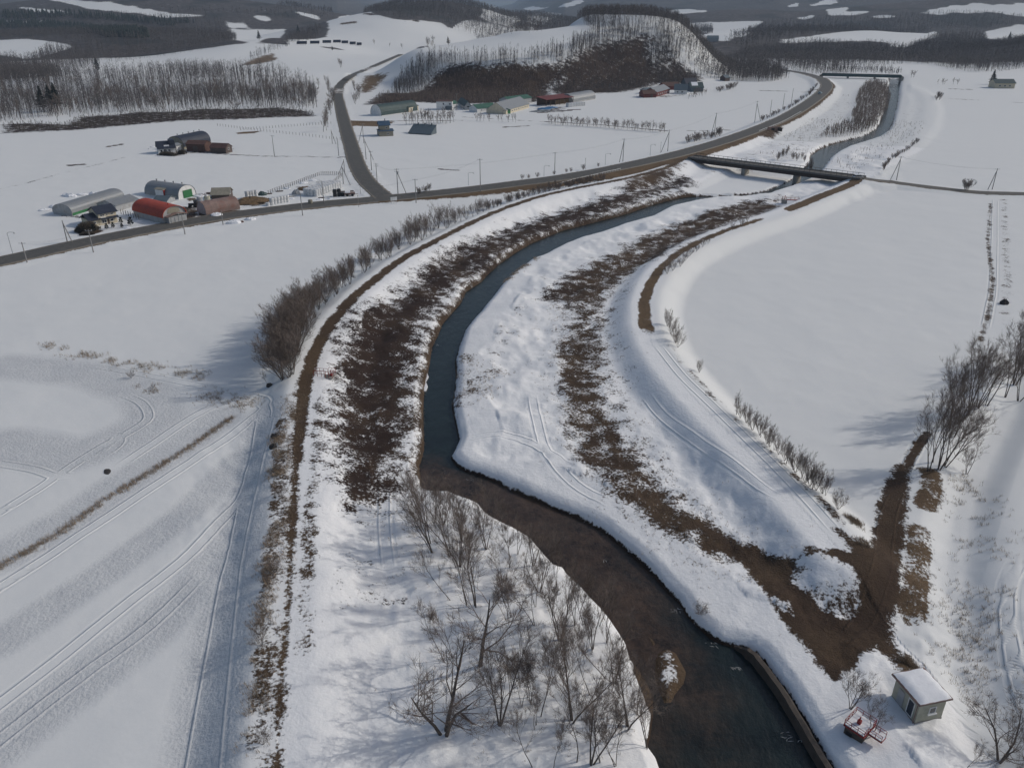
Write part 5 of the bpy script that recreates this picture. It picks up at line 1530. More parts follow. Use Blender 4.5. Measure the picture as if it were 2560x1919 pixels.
def rails(t, pts, z0, h, n_post, mat='red', closed=False):
    """handrail along points: posts as parts, two rails in one part"""
    r = MB()
    P = pts + ([pts[0]] if closed else [])
    for i in range(len(P) - 1):
        a, b = Vector((*P[i], z0)), Vector((*P[i + 1], z0))
        for q in (h, h * .55):
            r.bar(a + Vector((0, 0, q)), b + Vector((0, 0, q)), .03, 5)
        L = (b - a).length
        k = max(1, round(L / n_post))
        for j in range(k + (0 if closed or i < len(P) - 2 else 1)):
            p = a.lerp(b, j / k)
            MB().bar(p, p + Vector((0, 0, h)), .035, 5).build('post', mat, t)
    r.build('handrail', mat, t)

def sluice_near():
    a, b = at(1826, 1566, .6), at(1856, 1586, .6)
    rz = math.atan2(b[1] - a[1], b[0] - a[0])
    t = thing('sluice_gate', 'red railed sluice gate on a snowy stone block beside the dark river', 'sluice gate', (a[0], a[1], height(*a) - .3), rz)
    t.scale = (.86, .86, .95)
    MB().box(0, 2.0, .0, 2.3, 0, 1.3).build('body', 'dark_concrete', t)
    MB().box(.2, .9, -.05, .02, .1, .8).build('opening', 'black', t)
    p = MB().box(-.15, 2.15, -.15, 2.45, 1.3, 1.45).build('platform', 'red', t)
    MB().box(-.05, 2.05, -.05, 2.35, 1.455, 1.56).build('snow_cover', 'snow', p)
    MB().box(2.17, 3.6, .7, 1.7, 1.3, 1.42).build('gangway', 'red', t)
    MB().box(2.2, 3.55, .78, 1.62, 1.425, 1.5).build('snow_cover', 'snow', t)
    rails(t, [(2.1, .7), (2.1, -.1), (-.1, -.1), (-.1, 2.4), (2.1, 2.4), (2.1, 1.7)], 1.45, .7, .75)
    rails(t, [(2.2, .72), (3.55, .72)], 1.42, .7, .6); rails(t, [(2.2, 1.68), (3.55, 1.68)], 1.42, .7, .6)
    MB().bar((.9, 1.1, 1.5), (.9, 1.1, 2.4), .07, 8).box(.72, 1.08, .92, 1.28, 1.56, 2.0).build('gate_hoist', 'red', t)
sluice_near()

def sluice_left():
    a, b = at(680, 808, 2.3), at(722, 811, 2.3)
    L = math.hypot(b[0] - a[0], b[1] - a[1]); rz = math.atan2(b[1] - a[1], b[0] - a[0])
    t = thing('sluice_gate', 'red railed sluice platform jutting from the left levee track', 'sluice gate', (a[0], a[1], 2.05), rz)
    MB().box(0, L * .62, -.5, .5, 0, .1).build('gangway', 'concrete', t)
    MB().box(L * .62 + .02, L, -.85, .85, 0, .16).build('platform', 'concrete', t)
    MB().box(L * .60, L * .86, -.75, .75, -2.6, -.02).build('pier', 'concrete', t)
    rails(t, [(0, -.55), (L * .62, -.55)], .1, 1.1, .7); rails(t, [(0, .55), (L * .62, .55)], .1, 1.1, .7)
    rails(t, [(L * .64, -.82), (L - .05, -.82), (L - .05, .82), (L * .64, .82)], .16, 1.1, .7)
    MB().bar((L * .84, 0, .16), (L * .84, 0, 1.3), .08, 8).box(L * .84 - .2, L * .84 + .2, -.2, .2, .2, .55).build('gate_hoist', 'red', t)
sluice_left()

def sluice_far():
    x, y, z = ground_at(1697, 441)
    t = thing('sluice_gate', 'small red sluice gate on a grey block beside the brown right levee track', 'sluice gate', (x, y, z - .2), -.25)
    MB().box(-1.4, .3, -.8, .8, 0, 1.6).build('body', 'concrete', t)
    MB().box(.3, 4.0, -.5, .5, 1.5, 1.65).build('gangway', 'red', t)
    rails(t, [(-1.3, -.75), (4.0, -.5)], 1.6, .9, 1.2); rails(t, [(-1.3, .75), (4.0, .5)], 1.6, .9, 1.2)
    MB().bar((-.5, 0, 1.6), (-.5, 0, 2.9), .12, 6).build('gate_hoist', 'red', t)
sluice_far()

def revetment():
    pts = [at(u, v, WATER) for u, v in [(1585, 1400), (1611, 1407), (1634, 1421), (1651, 1441), (1693, 1497), (1736, 1567), (1762, 1612), (1790, 1658), (1850, 1760)]]
    c = catmull(pts, 3)
    b = MB(); n = len(c)
    for i in range(n):
        p, q = c[max(i - 1, 0)], c[min(i + 1, n - 1)]
        dx, dy = q[0] - p[0], q[1] - p[1]; L = math.hypot(dx, dy); nx, ny = -dy / L, dx / L
        k = min(1, i / 4)
        for o, z in ((-1.05 * k - .1, WATER - .8), (-.75 * k - .05, WATER + .25 + .75 * k), (-.35 * k, WATER + .3 + .75 * k), (.25, WATER + .3)):
            b.V.append((c[i][0] - nx * o * -1, c[i][1] - ny * o * -1, z + .05 * math.sin(i * 2.1)))
    for i in range(n - 1):
        for k in range(3):
            b.F.append((i * 4 + k, i * 4 + k + 1, (i + 1) * 4 + k + 1, (i + 1) * 4 + k))
    o = b.build('retaining_wall', 'dark_concrete')
    tag(o, 'dark wet retaining wall along the near right river bank', 'retaining wall')
revetment()

def floe():
    b = MB(); n = len(FLOE)
    b.V = [(x, y, WATER + .02) for x, y in FLOE] + [(x, y, WATER + .22) for x, y in FLOE]
    b.F = [(i, (i + 1) % n, n + (i + 1) % n, n + i) for i in range(n)] + [tuple(range(n, 2 * n))]
    tag(b.build('ice_floe', 'snow'), 'white snow covered ice piece at the left edge of the river', 'ice floe')
floe()

def foam_streaks():
    """broken white water in the riffle"""
    b = MB(); r = random.Random(5)
    for (u, v, w, n) in [(1535, 1393, 14, 7), (1462, 1318, 14, 9), (1590, 1442, 10, 16), (1720, 1590, 30, 26), (1012, 1036, 12, 6), (1308, 1210, 10, 4), (941, 745, 5, 5)]:
        for k in range(n):
            uu, vv = u + r.uniform(-w, w), v + r.uniform(-w, w) * .35
            x, y = at(uu, vv, WATER + .03)
            a = r.uniform(-.9, .9) + (.25 if u == 1720 else 2.4); L = r.uniform(.08, .35); q = r.uniform(.012, .035)
            dx, dy = math.cos(a) * L, math.sin(a) * L
            b.face((x - dx - dy * 0, y - dy, WATER + .03), (x + dy * q / L, y - dx * q / L, WATER + .045), (x + dx, y + dy, WATER + .03), (x - dy * q / L, y + dx * q / L, WATER + .045))
    tag(b.build('foam', 'foam'), 'thin white foam streaks on the dark river', None, None, 'stuff')
foam_streaks()

# ------------------------------------------------------------------ near farm on the left
arch_barn('barn', 'long grey round roofed barn with green lower walls behind the cream house', (156, 466), (270, 430), 7.0, 3.5, .9, 'grey_roof', 'grey_wall', lower='green_wall', power=.7)
gable_house('shed', 'low grey roofed annex between the long green walled barn and the red barn', (252, 457), (303, 443), 8.0, 1.9, 3.2, 'grey_roof', 'grey_wall', over=.2, cat='shed')

def cream_house():
    loc, rz, L = frame2((197, 491), (255, 480))
    t = thing('house', 'two storey cream farmhouse with a dark blue tiled roof', 'house', loc, rz)
    w = 6.0; x1 = L * .33
    MB().box(0, x1 - .02, .1, w - .2, 0, 2.1).build('wall', 'cream', t)
    MB().prism([(0, 0), (w, 0), (w, 3.7), (w / 2, 5.2), (0, 3.7)], x1, L).build('wall', 'cream', t)
    r = MB().prism([(-.5, 3.5), (w / 2, 5.25), (w + .5, 3.5), (w + .5, 3.66), (w / 2, 5.42), (-.5, 3.66)], x1 - .4, L + .4).build('roof', 'navy_roof', t)
    MB().prism([(-.4, 1.95), (w / 2, 3.5), (w + .3, 1.95), (w + .3, 2.12), (w / 2, 3.66), (-.4, 2.12)], -.5, x1 + .3).build('lower_roof', 'navy_roof', t)
    MB().prism([(-.9, 1.85), (.02, 2.2), (.02, 2.36), (-.9, 2.0)], x1 + .3, L + .3).build('porch_roof', 'navy_roof', t)
    panes(t, [(L * .42, L * .60, .6, 1.65), (L * .74, L * .86, .75, 1.6), (L * .40, L * .56, 2.65, 3.35), (L * .62, L * .69, 2.7, 3.3), (L * .78, L * .90, 2.75, 3.3)], 0.0)
    panes(t, [(L * .12, L * .22, .8, 1.5)], .1)
    MB().box(L * .63, L * .70, -.05, .03, .05, 1.8).build('door', 'brown_wood', t)
    b = MB().box(L * .38, L * .58, -.75, -.02, 2.38, 2.46)
    b.build('balcony', 'white', t)
cream_house()

def red_barn():
    loc, rz, L = frame2((290, 468), (354, 485))
    t = thing('barn', 'red round roofed barn with grey metal walls beside the main road', 'barn', loc, rz)
    c = cast(401, 473); p = cast(354, 485)
    w = math.hypot(c[0] - p[0], c[1] - p[1]); h, hw = 5.0, 2.1
    MB().prism(arch_prof(w, h - .05, hw, 12, .85), .1, L - .1).build('wall', 'grey_wall', t)
    o = [(y - .2, z) for y, z in arch_prof(w + .4, h + .1, hw - .1, 12, .85)][1:-1]
    i = [(y, z - .02) for y, z in arch_prof(w, h, hw - .1, 12, .85)][1:-1]
    b = MB(); n = len(o)
    for x in (-.2, L + .35):
        b.V += [(x, y, z) for y, z in o] + [(x, y, z) for y, z in i]
    m = 2 * n
    for k in range(n - 1):
        b.F += [(k, k + 1, m + k + 1, m + k), (n + k + 1, n + k, m + n + k, m + n + k + 1), (k, n + k, n + k + 1, k + 1), (m + k, m + k + 1, m + n + k + 1, m + n + k)]
    r = b.build('roof', 'red_roof', t)
    MB().bar((L * .85, w / 2, h), (L * .85, w / 2, h + .6), .18, 6).build('vent', 'red_roof', r)
    MB().prism([(w * .22, 2.9), (w * .78, 2.9), (w * .72, 4.2), (w * .5, 4.75), (w * .28, 4.2)], L - .1, L - .02).build('gable_wall', 'tan_roof', t)
    g = MB(); pr = [(0.3, 2.3), (w * .5, 3.0), (w - .3, 2.3), (w - .3, 2.42), (w * .5, 3.12), (.3, 2.42)]
    MB().box(L, L + 1.7, w * .12, w * .88, 0, 2.2).build('porch', 'grey_wall', t)
    g.prism(pr, L + .36, L + 2.0).build('porch_roof', 'rust', t)
    for k in range(4):
        MB().box(L + 1.7, L + 1.78, w * (.2 + .16 * k), w * (.2 + .16 * k) + .12, .05, 2.1).build('batten', 'steel', t)
red_barn()

def dormer_barn():
    t, L = arch_barn('barn', 'grey corrugated round barn with a green end door and white dormer', (314, 421), (387, 431.5), 7.6, 4.3, .5, 'grey_roof', 'white', power=.8, vents=4, door=('right', 'green_wall', .28, .78, 2.7))
    MB().box(L * .36, L * .60, -.5, 2.8, 0, 2.9).build('dormer', 'white', t)
    MB().prism([(-.75, 2.75), (3.0, 3.6), (3.0, 3.75), (-.75, 2.9)], L * .35, L * .62).build('dormer_roof', 'tan_roof', t)
    MB().box(L * .60 + .01, L * .615, -.55, .6, 0, 2.7).build('dormer_edge', 'red', t)
dormer_barn()
gable_house('shed', 'low shed with a dark blue grey roof behind the red barn', (334, 441), (362, 442), 5.0, 1.4, 2.3, 'slate', 'grey_wall', cat='shed')
gable_house('shed', 'weathered wooden shed with a tan roof near the white bales', (458, 432), (496, 431), 6.5, 1.9, 3.5, 'tan_roof', 'brown_wood', cat='shed', endwins=[(.3, .6, 1.5, 2.6)])
arch_barn('barn', 'rusty pink and grey round roofed shed beside the main road', (446, 466), (519, 453), 6.2, 3.7, .2, 'rust', 'grey_wall', power=.75, cat='shed')

def shrub_mass(name, label, u0, v0, u1, v1, d, h, seed, mat='hedge', n=900):
    a, b = cast(u0, v0), cast(u1, v1)
    r = np.random.default_rng(seed)
    t = r.uniform(0, 1, n); s = r.uniform(-.5, .5, n) * d
    L = math.hypot(b[0] - a[0], b[1] - a[1]); nx, ny = -(b[1] - a[1]) / L, (b[0] - a[0]) / L
    x, y = a[0] + (b[0] - a[0]) * t + nx * (s + d / 2), a[1] + (b[1] - a[1]) * t + ny * (s + d / 2)
    hh = h * np.clip(1.15 - np.abs(2 * t - 1) ** 3 - .5 * np.abs(2 * s / d) ** 3, .35, 1) * r.uniform(.8, 1.1, n)
    V, F = far_trees(np.stack([x, y, section(x, y)], 1), hh, seed, 9, .08, .5, .04)
    return tag(tri_obj(name, V, F, M[mat]), label, 'shrub')
shrub_mass('shrub', 'broad dark brown clipped shrub beside the cream house', 158, 503, 193, 505, 5.5, 2.5, 401)
shrub_mass('shrub', 'low ragged shrubs on bare ground below the cream house garden', 170, 510, 205, 508, 2.0, .9, 402, n=300)
shrub_mass('shrub', 'row of dark garden shrubs in front of the white farmhouse', 338, 336, 378, 338, 3.0, 1.6, 403, n=420)
shrub_mass('shrub', 'dark garden shrub at the right corner of the white farmhouse', 382, 333, 398, 334, 3.0, 1.9, 404, n=220)

def garden_tree(u, v, h, label):
    x, y, z = ground_at(u, v)
    t = thing('conifer', label, 'tree', (x, y, z), random.uniform(0, 6), 'clipped garden conifers of the near farm')
    MB().bar((0, 0, -.1), (0, 0, h * .5), .09, 6, .05).build('trunk', 'bark', t)
    r = random.Random(int(u * 7)); V, F = [], []
    for lay, (z0, rad) in enumerate(((.25, .30), (.5, .26), (.75, .17))):
        for k in range(60):
            a = r.uniform(0, 6.28); el = r.uniform(-.7, .9)
            p = Vector((math.cos(a) * math.cos(el) * rad * h, math.sin(a) * math.cos(el) * rad * h, z0 * h + math.sin(el) * .12 * h))
            d = Vector((math.cos(a), math.sin(a), r.uniform(-.2, .5))).normalized()
            blade(V, F, p - d * .12 * h, d, .17 * h, .05 * h, r)
    mesh_obj('crown', V, F, M['conifer'], t)
for (u, v, h, lab) in [(283, 487, 2.9, 'tallest dark clipped conifer between the cream house and the red barn'), (262, 483, 2.2, 'dark clipped conifer at the right corner of the cream house'), (264, 492, 1.6, 'small round clipped conifer right of the cream house door'),
                       (231, 495, 2.0, 'dark clipped conifer in front of the cream house windows'), (245, 492, 1.9, 'dark clipped shrubby conifer below the cream house right window'), (203, 500, 2.4, 'dark clipped conifer at the left front of the cream house')]:
    garden_tree(u, v, h, lab)

# wrapped silage bales
bale_me = {}
for key, mat, rr in (('white', 'bale', .68), ('black', 'black', .68), ('hay', 'tan_roof', .7)):
    b = MB().drum((0, 0, 0), rr, 1.25, 14, .05)
    me = bpy.data.meshes.new(key + '_bale'); me.from_pydata(b.V, [], b.F); me.materials.append(M[mat]); bale_me[key] = me
def bale(key, x, y, z, label, group):
    o = bpy.data.objects.new('silage_bale', bale_me[key])
    COL.objects.link(o); o.location = (x, y, z); o.rotation_euler = (0, 0, random.uniform(0, 6))
    o.scale = [random.uniform(.95, 1.05) for _ in range(3)]
    return tag(o, label, 'bale', group)
def bale_line(u0, v0, u1, v1, n, stack, key, labels, group, rows=1, step=1.45, front=0):
    a, b = cast(u0, v0), cast(u1, v1)
    L = math.hypot(b[0] - a[0], b[1] - a[1]); nx, ny = -(b[1] - a[1]) / L, (b[0] - a[0]) / L
    for i in range(n):
        for q in range(rows):
            x = a[0] + (b[0] - a[0]) * i / max(n - 1, 1) + nx * step * q + random.uniform(-.08, .08)
            y = a[1] + (b[1] - a[1]) * i / max(n - 1, 1) + ny * step * q + random.uniform(-.08, .08)
            z = height(x, y)
            for s in range(stack):
                bale(key, x, y, z - .05 + 1.25 * s, labels[min(s, len(labels) - 1)], group)
bale_line(588, 444, 621, 437, 6, 2, 'white', ['white silage bale at the bottom of the double row by the main road', 'white silage bale on top of the double row by the main road'], 'row of white bales by the main road')
x, y, z = ground_at(579, 446); bale('white', x, y, z, 'single white silage bale at the left end of the roadside row', None)
bale_line(534, 428, 553, 425, 4, 2, 'white', ['white silage bale at the bottom of the short row beside the tan roofed shed', 'white silage bale on top of the short row beside the tan roofed shed'], 'short row of white bales by the tan roofed shed')
bale_line(683, 424, 735, 406, 11, 2, 'white', ['white silage bale at the bottom of the big stack near the junction', 'white silage bale on top of the big stack near the junction'], 'big stack of white bales near the junction', rows=4)
bale_line(724, 425, 733, 424, 2, 2, 'black', ['black silage bale at the bottom of the small dark stack', 'black silage bale on top of the small dark stack'], 'small stack of black bales')
x, y, z = ground_at(740, 424); bale('black', x, y, z, 'single black silage bale right of the small dark stack', None)
x, y, z = ground_at(671, 441); bale('hay', x, y, z, 'tan round hay bale alone on the snow beside the road', None)
bale_line(1228, 232, 1262, 229, 11, 2, 'white', ['white bale in the long stack before the open shed', 'white bale on top of the long stack before the open shed'], 'long stack of white bales before the open shed', rows=2)

def heap(name, label, cat, u, v, rx, ry, h, seed, mat, rz=0.0):
    x, y, z = ground_at(u, v)
    o = MB().mound(rx, ry, h, seed).build(name, mat, None, False)
    o.location = (x, y, z); o.rotation_euler = (0, 0, rz)
    return tag(o, label, cat)
heap('manure_heap', 'brown manure heap left of the roadside bale row', 'manure heap', 545, 437, 6.0, 4.2, 1.6, 1, 'manure', .3)
heap('manure_heap', 'small brown manure heap behind the big bale stack', 'manure heap', 662, 408, 3.0, 2.2, .8, 2, 'manure')
heap('covered_heap', 'low dark green covered heap beside the brown manure', 'heap', 567, 421, 1.6, 1.4, 1.2, 3, 'dark_green_roof')
heap('covered_heap', 'grey covered heap beside the fence behind the bales', 'heap', 640, 419, 1.6, 1.3, 1.5, 4, 'grey_wall')
heap('snow_heap', 'lump of ploughed snow on the near verge of the main road', 'snow heap', 505, 482, 2.2, 1.3, .9, 5, 'snow', .2)
heap('snow_heap', 'smaller lump of ploughed snow right of the first on the verge', 'snow heap', 541, 475, 1.8, 1.1, .7, 6, 'snow', .2)
heap('snow_heap', 'snow heap in front of the rusty round shed', 'snow heap', 468, 467, 2.0, 1.5, .9, 7, 'snow')
heap('stone', 'small reddish stone between two snow lumps on the verge', 'stone', 523, 480, .6, .5, .5, 8, 'red_brown')
heap('stone', 'dark round stone on the snow left of the levee', 'stone', 595, 993, .62, .5, .6, 9, 'stone')
heap('stone', 'dark stone beside the sapling left of the levee', 'stone', 584, 842, .6, .45, .5, 10, 'stone')
heap('stone', 'dark round boulder beside the rutted track at the right field edge', 'stone', 2168, 657, 1.0, .8, 1.0, 11, 'stone')
heap('stone', 'dark brown clod of earth at the levee foot', 'stone', 598, 968, .7, .5, .5, 12, 'stone')
heap('stone', 'dark snow hole rim in the left field', 'hollow', 232, 1019, .5, .9, .12, 13, 'stone', .5)
x, y = at(1075, 1600, 0)
o = MB().bar((-.9, 0, .15), (.9, .25, .35), .11, 7, .07).build('log', 'red_brown'); o.location = (*at(1007, 1559, 0), 0.1); o.rotation_euler = (0, 0, -1.0)
tag(o, 'fallen reddish log on the snow in the grove', 'log')

_r = random.Random(91)
for k, (u, v, w) in enumerate([(118, 448, 2.4), (150, 424, 3.0), (176, 421, 2.2), (205, 420, 2.6), (95, 455, 2.0), (130, 452, 1.6), (440, 420, 1.6), (428, 424, 2.0), (452, 424, 1.4), (470, 419, 1.2), (560, 421, 1.0), (600, 428, 1.6), (628, 430, 1.3), (690, 432, 1.4), (712, 431, 1.2), (655, 396, 1.8), (676, 390, 1.6), (620, 408, 1.6), (300, 478, 1.2), (275, 494, 1.4), (330, 318, 1.4), (323, 322, 1.0)]):
    x, y, z = ground_at(u, v)
    o = MB().mound(w, w * .55, w * .28, 60 + k, 12, 4, .4).build('snow_heap', 'snow'); o.location = (x, y, z); o.rotation_euler = (0, 0, _r.uniform(-.6, .6))
    tag(o, 'low shovelled snow heap in the yard among the barns and bales' if u > 240 else 'low snow heap on the open snow left of the long green walled barn', 'snow heap', 'snow heaps round the near farm' if u > 240 else 'snow heaps left of the near farm')
for k, (u, v, L) in enumerate([(437, 421, 6), (448, 419, 5), (462, 417, 6), (478, 416, 5), (580, 419, 2.5), (604, 414, 2.5), (694, 428, 2), (750, 414, 4.5), (1172, 244, 7), (1225, 240, 7), (1240, 238, 9)]):
    x, y, z = ground_at(u, v)
    o = MB().box(-L / 2, L / 2, -.25, .25, .0, .3).box(-L * .4, L * .3, -.5, -.27, .0, .2).build('timber_pile', 'brown_wood'); o.location = (x, y, z); o.rotation_euler = (0, 0, .25 + _r.uniform(-.1, .15))
    tag(o, 'dark timber lying on the snow beside the tan roofed shed' if u < 500 else 'dark timber lying in the bale yard' if u < 800 else 'dark timber on the snow below the open red shed', 'timber', 'timber lying about the farms')

def tank(u, v, label, mat):
    x, y, z = ground_at(u, v)
    t = thing('feed_tank', label, 'tank', (x, y, z), 0, 'feed tanks behind the rusty shed')
    MB().drum((0, 0, 0), .95, 2.2, 14, .03).build('body', mat, t)
    MB().drum((0, 0, 2.2), .5, .25, 10).build('lid', 'snow', t)
tank(433, 440, 'pale round feed tank behind the rusty round shed', 'grey_wall'); tank(449, 437, 'green tinted round feed tank beside the tan roofed shed', 'beige')

def trailer():
    x, y, z = ground_at(756, 424)
    t = thing('trailer', 'small rusty red trailer with a pale tarp beside the black bales', 'trailer', (x, y, z), .2)
    MB().box(-1.8, 1.8, -.9, .9, .5, 1.2).build('body', 'rust', t)
    MB().prism([(-.85, 1.2), (.85, 1.2), (.6, 1.7), (-.6, 1.7)], -1.6, .2).build('tarp', 'snow', t)
    MB().box(1.8, 2.8, -.08, .08, .5, .62).build('drawbar', 'rust', t)
    for sx in (-.9, .9):
        for sy in (-1.0, 1.0):
            b = MB().drum((0, 0, 0), .45, .22, 10); w = b.build('wheel', 'tyre', t); w.rotation_euler = (math.pi / 2, 0, 0); w.location = (sx, sy + .11, .45)
trailer()
def farm_truck():
    x, y, z = ground_at(418, 448)
    t = thing('tractor', 'dark tractor parked behind the red barn beside the tanks', 'tractor', (x, y, z), .1)
    MB().box(-1.4, .4, -.4, .4, .6, 1.3).build('hood', 'black', t)
    MB().box(.42, 1.5, -.6, .6, .7, 2.2).build('cab', 'glass', t)
    MB().box(.36, 1.56, -.66, .66, 2.2, 2.32).build('roof', 'black', t)
    for sx, r_ in ((-1.0, .45), (.95, .75)):
        for sy in (-.75, .75):
            b = MB().drum((0, 0, 0), r_, .3, 12); w = b.build('wheel', 'tyre', t); w.rotation_euler = (math.pi / 2, 0, 0); w.location = (sx, sy + .15, r_)
farm_truck()

# fences: every post is a part
def fence(label, pts, n, h, z=0.0, rail=True, group=None, mat='brown_wood'):
    W = [cast(u, v) for u, v in pts]
    t = thing('fence', label, 'fence', (W[0][0], W[0][1], 0), 0, group)
    P = np.array(W); s = np.r_[0, np.cumsum(np.hypot(*np.diff(P, axis=0).T))]
    pm = None; last = None; r = MB()
    for k in range(n):
        q = s[-1] * k / (n - 1)
        x, y = float(np.interp(q, s, P[:, 0])), float(np.interp(q, s, P[:, 1]))
        zz = height(x, y)
        if pm is None:
            b = MB().box(-.06, .06, -.06, .06, -.2, h); pm = bpy.data.meshes.new('post'); pm.from_pydata(b.V, [], b.F); pm.materials.append(M[mat])
        o = bpy.data.objects.new('post', pm); COL.objects.link(o); o.parent = t
        o.location = (x - W[0][0], y - W[0][1], zz)
        p = Vector((x - W[0][0], y - W[0][1], zz))
        if last is not None and rail:
            for f in (.5, .85):
                r.bar(last + Vector((0, 0, h * f)), p + Vector((0, 0, h * f)), .03, 3)
        last = p
    if rail:
        r.build('rail', mat, t)
fence('weathered post and rail fence behind the big bale stack', [(580, 420), (640, 398), (690, 379)], 26, 1.4)
fence('post and rail fence along the top of the bale yard', [(694, 378), (740, 379)], 12, 1.4)
fence('short post fence from the bale yard corner down to the road', [(738, 382), (726, 392), (716, 402)], 8, 1.3)
fence('line of bare fence posts across the far snow of the left farm field', [(470, 272), (560, 283), (640, 292), (735, 303)], 40, 1.3, rail=False)
fence('second line of bare fence posts below the wood edge', [(520, 282), (640, 273), (715, 268)], 30, 1.3, rail=False)
fence('row of thin posts before the red barn yard', [(262, 462), (300, 474)], 8, 1.6, rail=False)

# ------------------------------------------------------------------ second farm on the left
def white_house():
    t, L = gable_house('house', 'white farmhouse with a steep dark blue roof in the left field', (343, 333), (380, 330), 6.0, 2.5, 5.0, 'navy_roof', 'white', cat='house', wins=[(.12, .24, .7, 1.9), (.32, .5, .7, 2.0), (.58, .72, .7, 1.9)], over=.4)
    MB().box(L * .38, L * .68, .5, 1.5, 3.0, 3.6).build('snow_cover', 'snow', t)
    MB().box(L * .70, L * 1.0, .9, 4.6, 4.0, 5.7).build('dormer', 'navy_roof', t)
white_house()
gable_house('shed', 'small white outbuilding right of the white farmhouse', (383, 328), (393, 326), 4.0, 2.8, 3.4, 'grey_roof', 'white', cat='shed', wins=[(.3, .5, 1.2, 2.0)])
arch_barn('barn', 'dark blue round roofed barn behind the red brown lean-to', (398, 323), (456, 310), 9.0, 5.6, 1.2, 'navy_roof', 'tan_roof', power=.75, vents=5)
gable_house('barn', 'red brown boarded lean-to barn in front of the dark blue round roof', (404, 327.5), (444, 328.5), 6.0, 3.4, 4.6, 'red_brown', 'red_brown', over=.25, door=(.35, .6, 2.4, 'brown_wood'))
gable_house('shed', 'dark brown weathered shed right of the red brown barn', (455, 330.5), (489, 332), 5.0, 2.5, 4.0, 'red_brown', 'brown_wood', over=.3, cat='shed', endwins=[(.35, .6, 1.4, 2.4)])

# ------------------------------------------------------------------ farms at the foot of the hill
def tier_house():
    t, L = gable_house('house', 'brown two tier house with a blue roof beside the side road', (820, 295.5), (850, 294), 7.0, 2.6, 3.2, 'blue_roof', 'tan_roof', over=.4, cat='house', wins=[(.55, .7, .8, 1.8)])
    MB().box(L * .08, L * .78, 1.2, 6.0, 2.7, 5.2).build('upper_wall', 'tan_roof', t)
    r = MB().prism([(.7, 5.1), (3.6, 7.0), (6.5, 5.1), (6.5, 5.3), (3.6, 7.2), (.7, 5.3)], L * .0, L * .86).build('upper_roof', 'blue_roof', t)
    MB().box(L * .5, L * .56, 3.2, 3.8, 6.6, 8.2).build('chimney', 'grey_wall', r)
    panes(t, [(L * .5, L * .62, 3.6, 4.5)], 1.2)
tier_house()
def slab_shed():
    loc, rz, L = frame2((881, 289.5), (931, 292.5))
    t = thing('shed', 'long slate grey shed with one big sloping roof in the snow field', 'shed', loc, rz)
    MB().prism([(.6, 0), (7, 0), (7, 4.0), (.6, .8)], .2, L - .2).build('wall', 'slate', t)
    r = MB().prism([(0, .4), (7.3, 4.15), (7.3, 4.33), (0, .6)], 0, L).build('roof', 'slate', t)
    for k in range(3):
        MB().box(L * (.2 + .29 * k), L * (.2 + .29 * k) + .6, 6.4, 7.0, 3.8, 5.0).build('vent', 'slate', r)
slab_shed()
arch_barn('barn', 'long dark green round roofed barn with a white arched end', (824, 251), (902, 240), 9.0, 6.2, .4, 'dark_green_roof', 'white', power=.8)
gable_house('house', 'low pale yellow house at the right end of the long green barn', (884, 243), (904, 239), 6.0, 3.0, 3.8, 'dark_green_roof', 'cream', over=.3, cat='house', wins=[(.15, .3, 1.2, 2.2), (.45, .6, 1.2, 2.2), (.75, .88, 1.2, 2.2)])
def flat_house():
    loc, rz, L = frame2((943, 237.5), (977, 237.5))
    t = thing('house', 'white two storey flat roofed house at the foot of the dark hill', 'house', loc, rz)
    MB().box(0, L, 0, 7, 0, 5.0).build('wall', 'white', t)
    MB().box(-.3, L + .3, -.3, 7.3, 5.0, 5.3).build('roof', 'red_brown', t)
    panes(t, [(L * .4, L * .5, 3.0, 4.2), (L * .55, L * .68, .6, 2.2), (L * .8, L * .93, 3.0, 4.2)], 0.0)
    MB().box(L * .62, L * .98, -1.6, -.02, 0, 2.4).build('porch', 'slate', t)
flat_house()
gable_house('shed', 'small white outbuilding behind the white flat roofed house', (978, 235), (989, 233), 5.0, 3.0, 4.4, 'green_roof', 'white', cat='shed')
gable_house('barn', 'long dark roofed barn with a pale gable under the hill', (1004, 238), (1018, 237.5), 24.0, 2.6, 5.2, 'dark_green_roof', 'grey_wall', ridge='y', wins=[(.3, .7, 1.4, 2.6)])
gable_house('barn', 'bright green roofed low barn in front of the dark roofed one', (1031, 243.5), (1072, 239), 8.0, 2.4, 4.4, 'green_roof', 'white', over=.3, wins=[(.2, .26, .9, 1.6), (.55, .61, .9, 1.6)])
gable_house('barn', 'large grey roofed cattle barn with a row of dark windows', (1093, 247.5), (1143, 233), 13.0, 2.5, 6.6, 'grey_roof', 'cream', over=.3, wins=[(.05 + .092 * k, .10 + .092 * k, .9, 1.7) for k in range(10)])
gable_house('barn', 'low green roofed barn behind the large grey cattle barn', (1100, 228), (1148, 222), 9.0, 3.4, 5.0, 'green_roof', 'grey_wall', over=.4)
gable_house('shed', 'green fronted small shed at the left end of the grey cattle barn', (1066, 243), (1088, 247), 5.0, 2.2, 3.2, 'slate', 'green_wall', cat='shed')
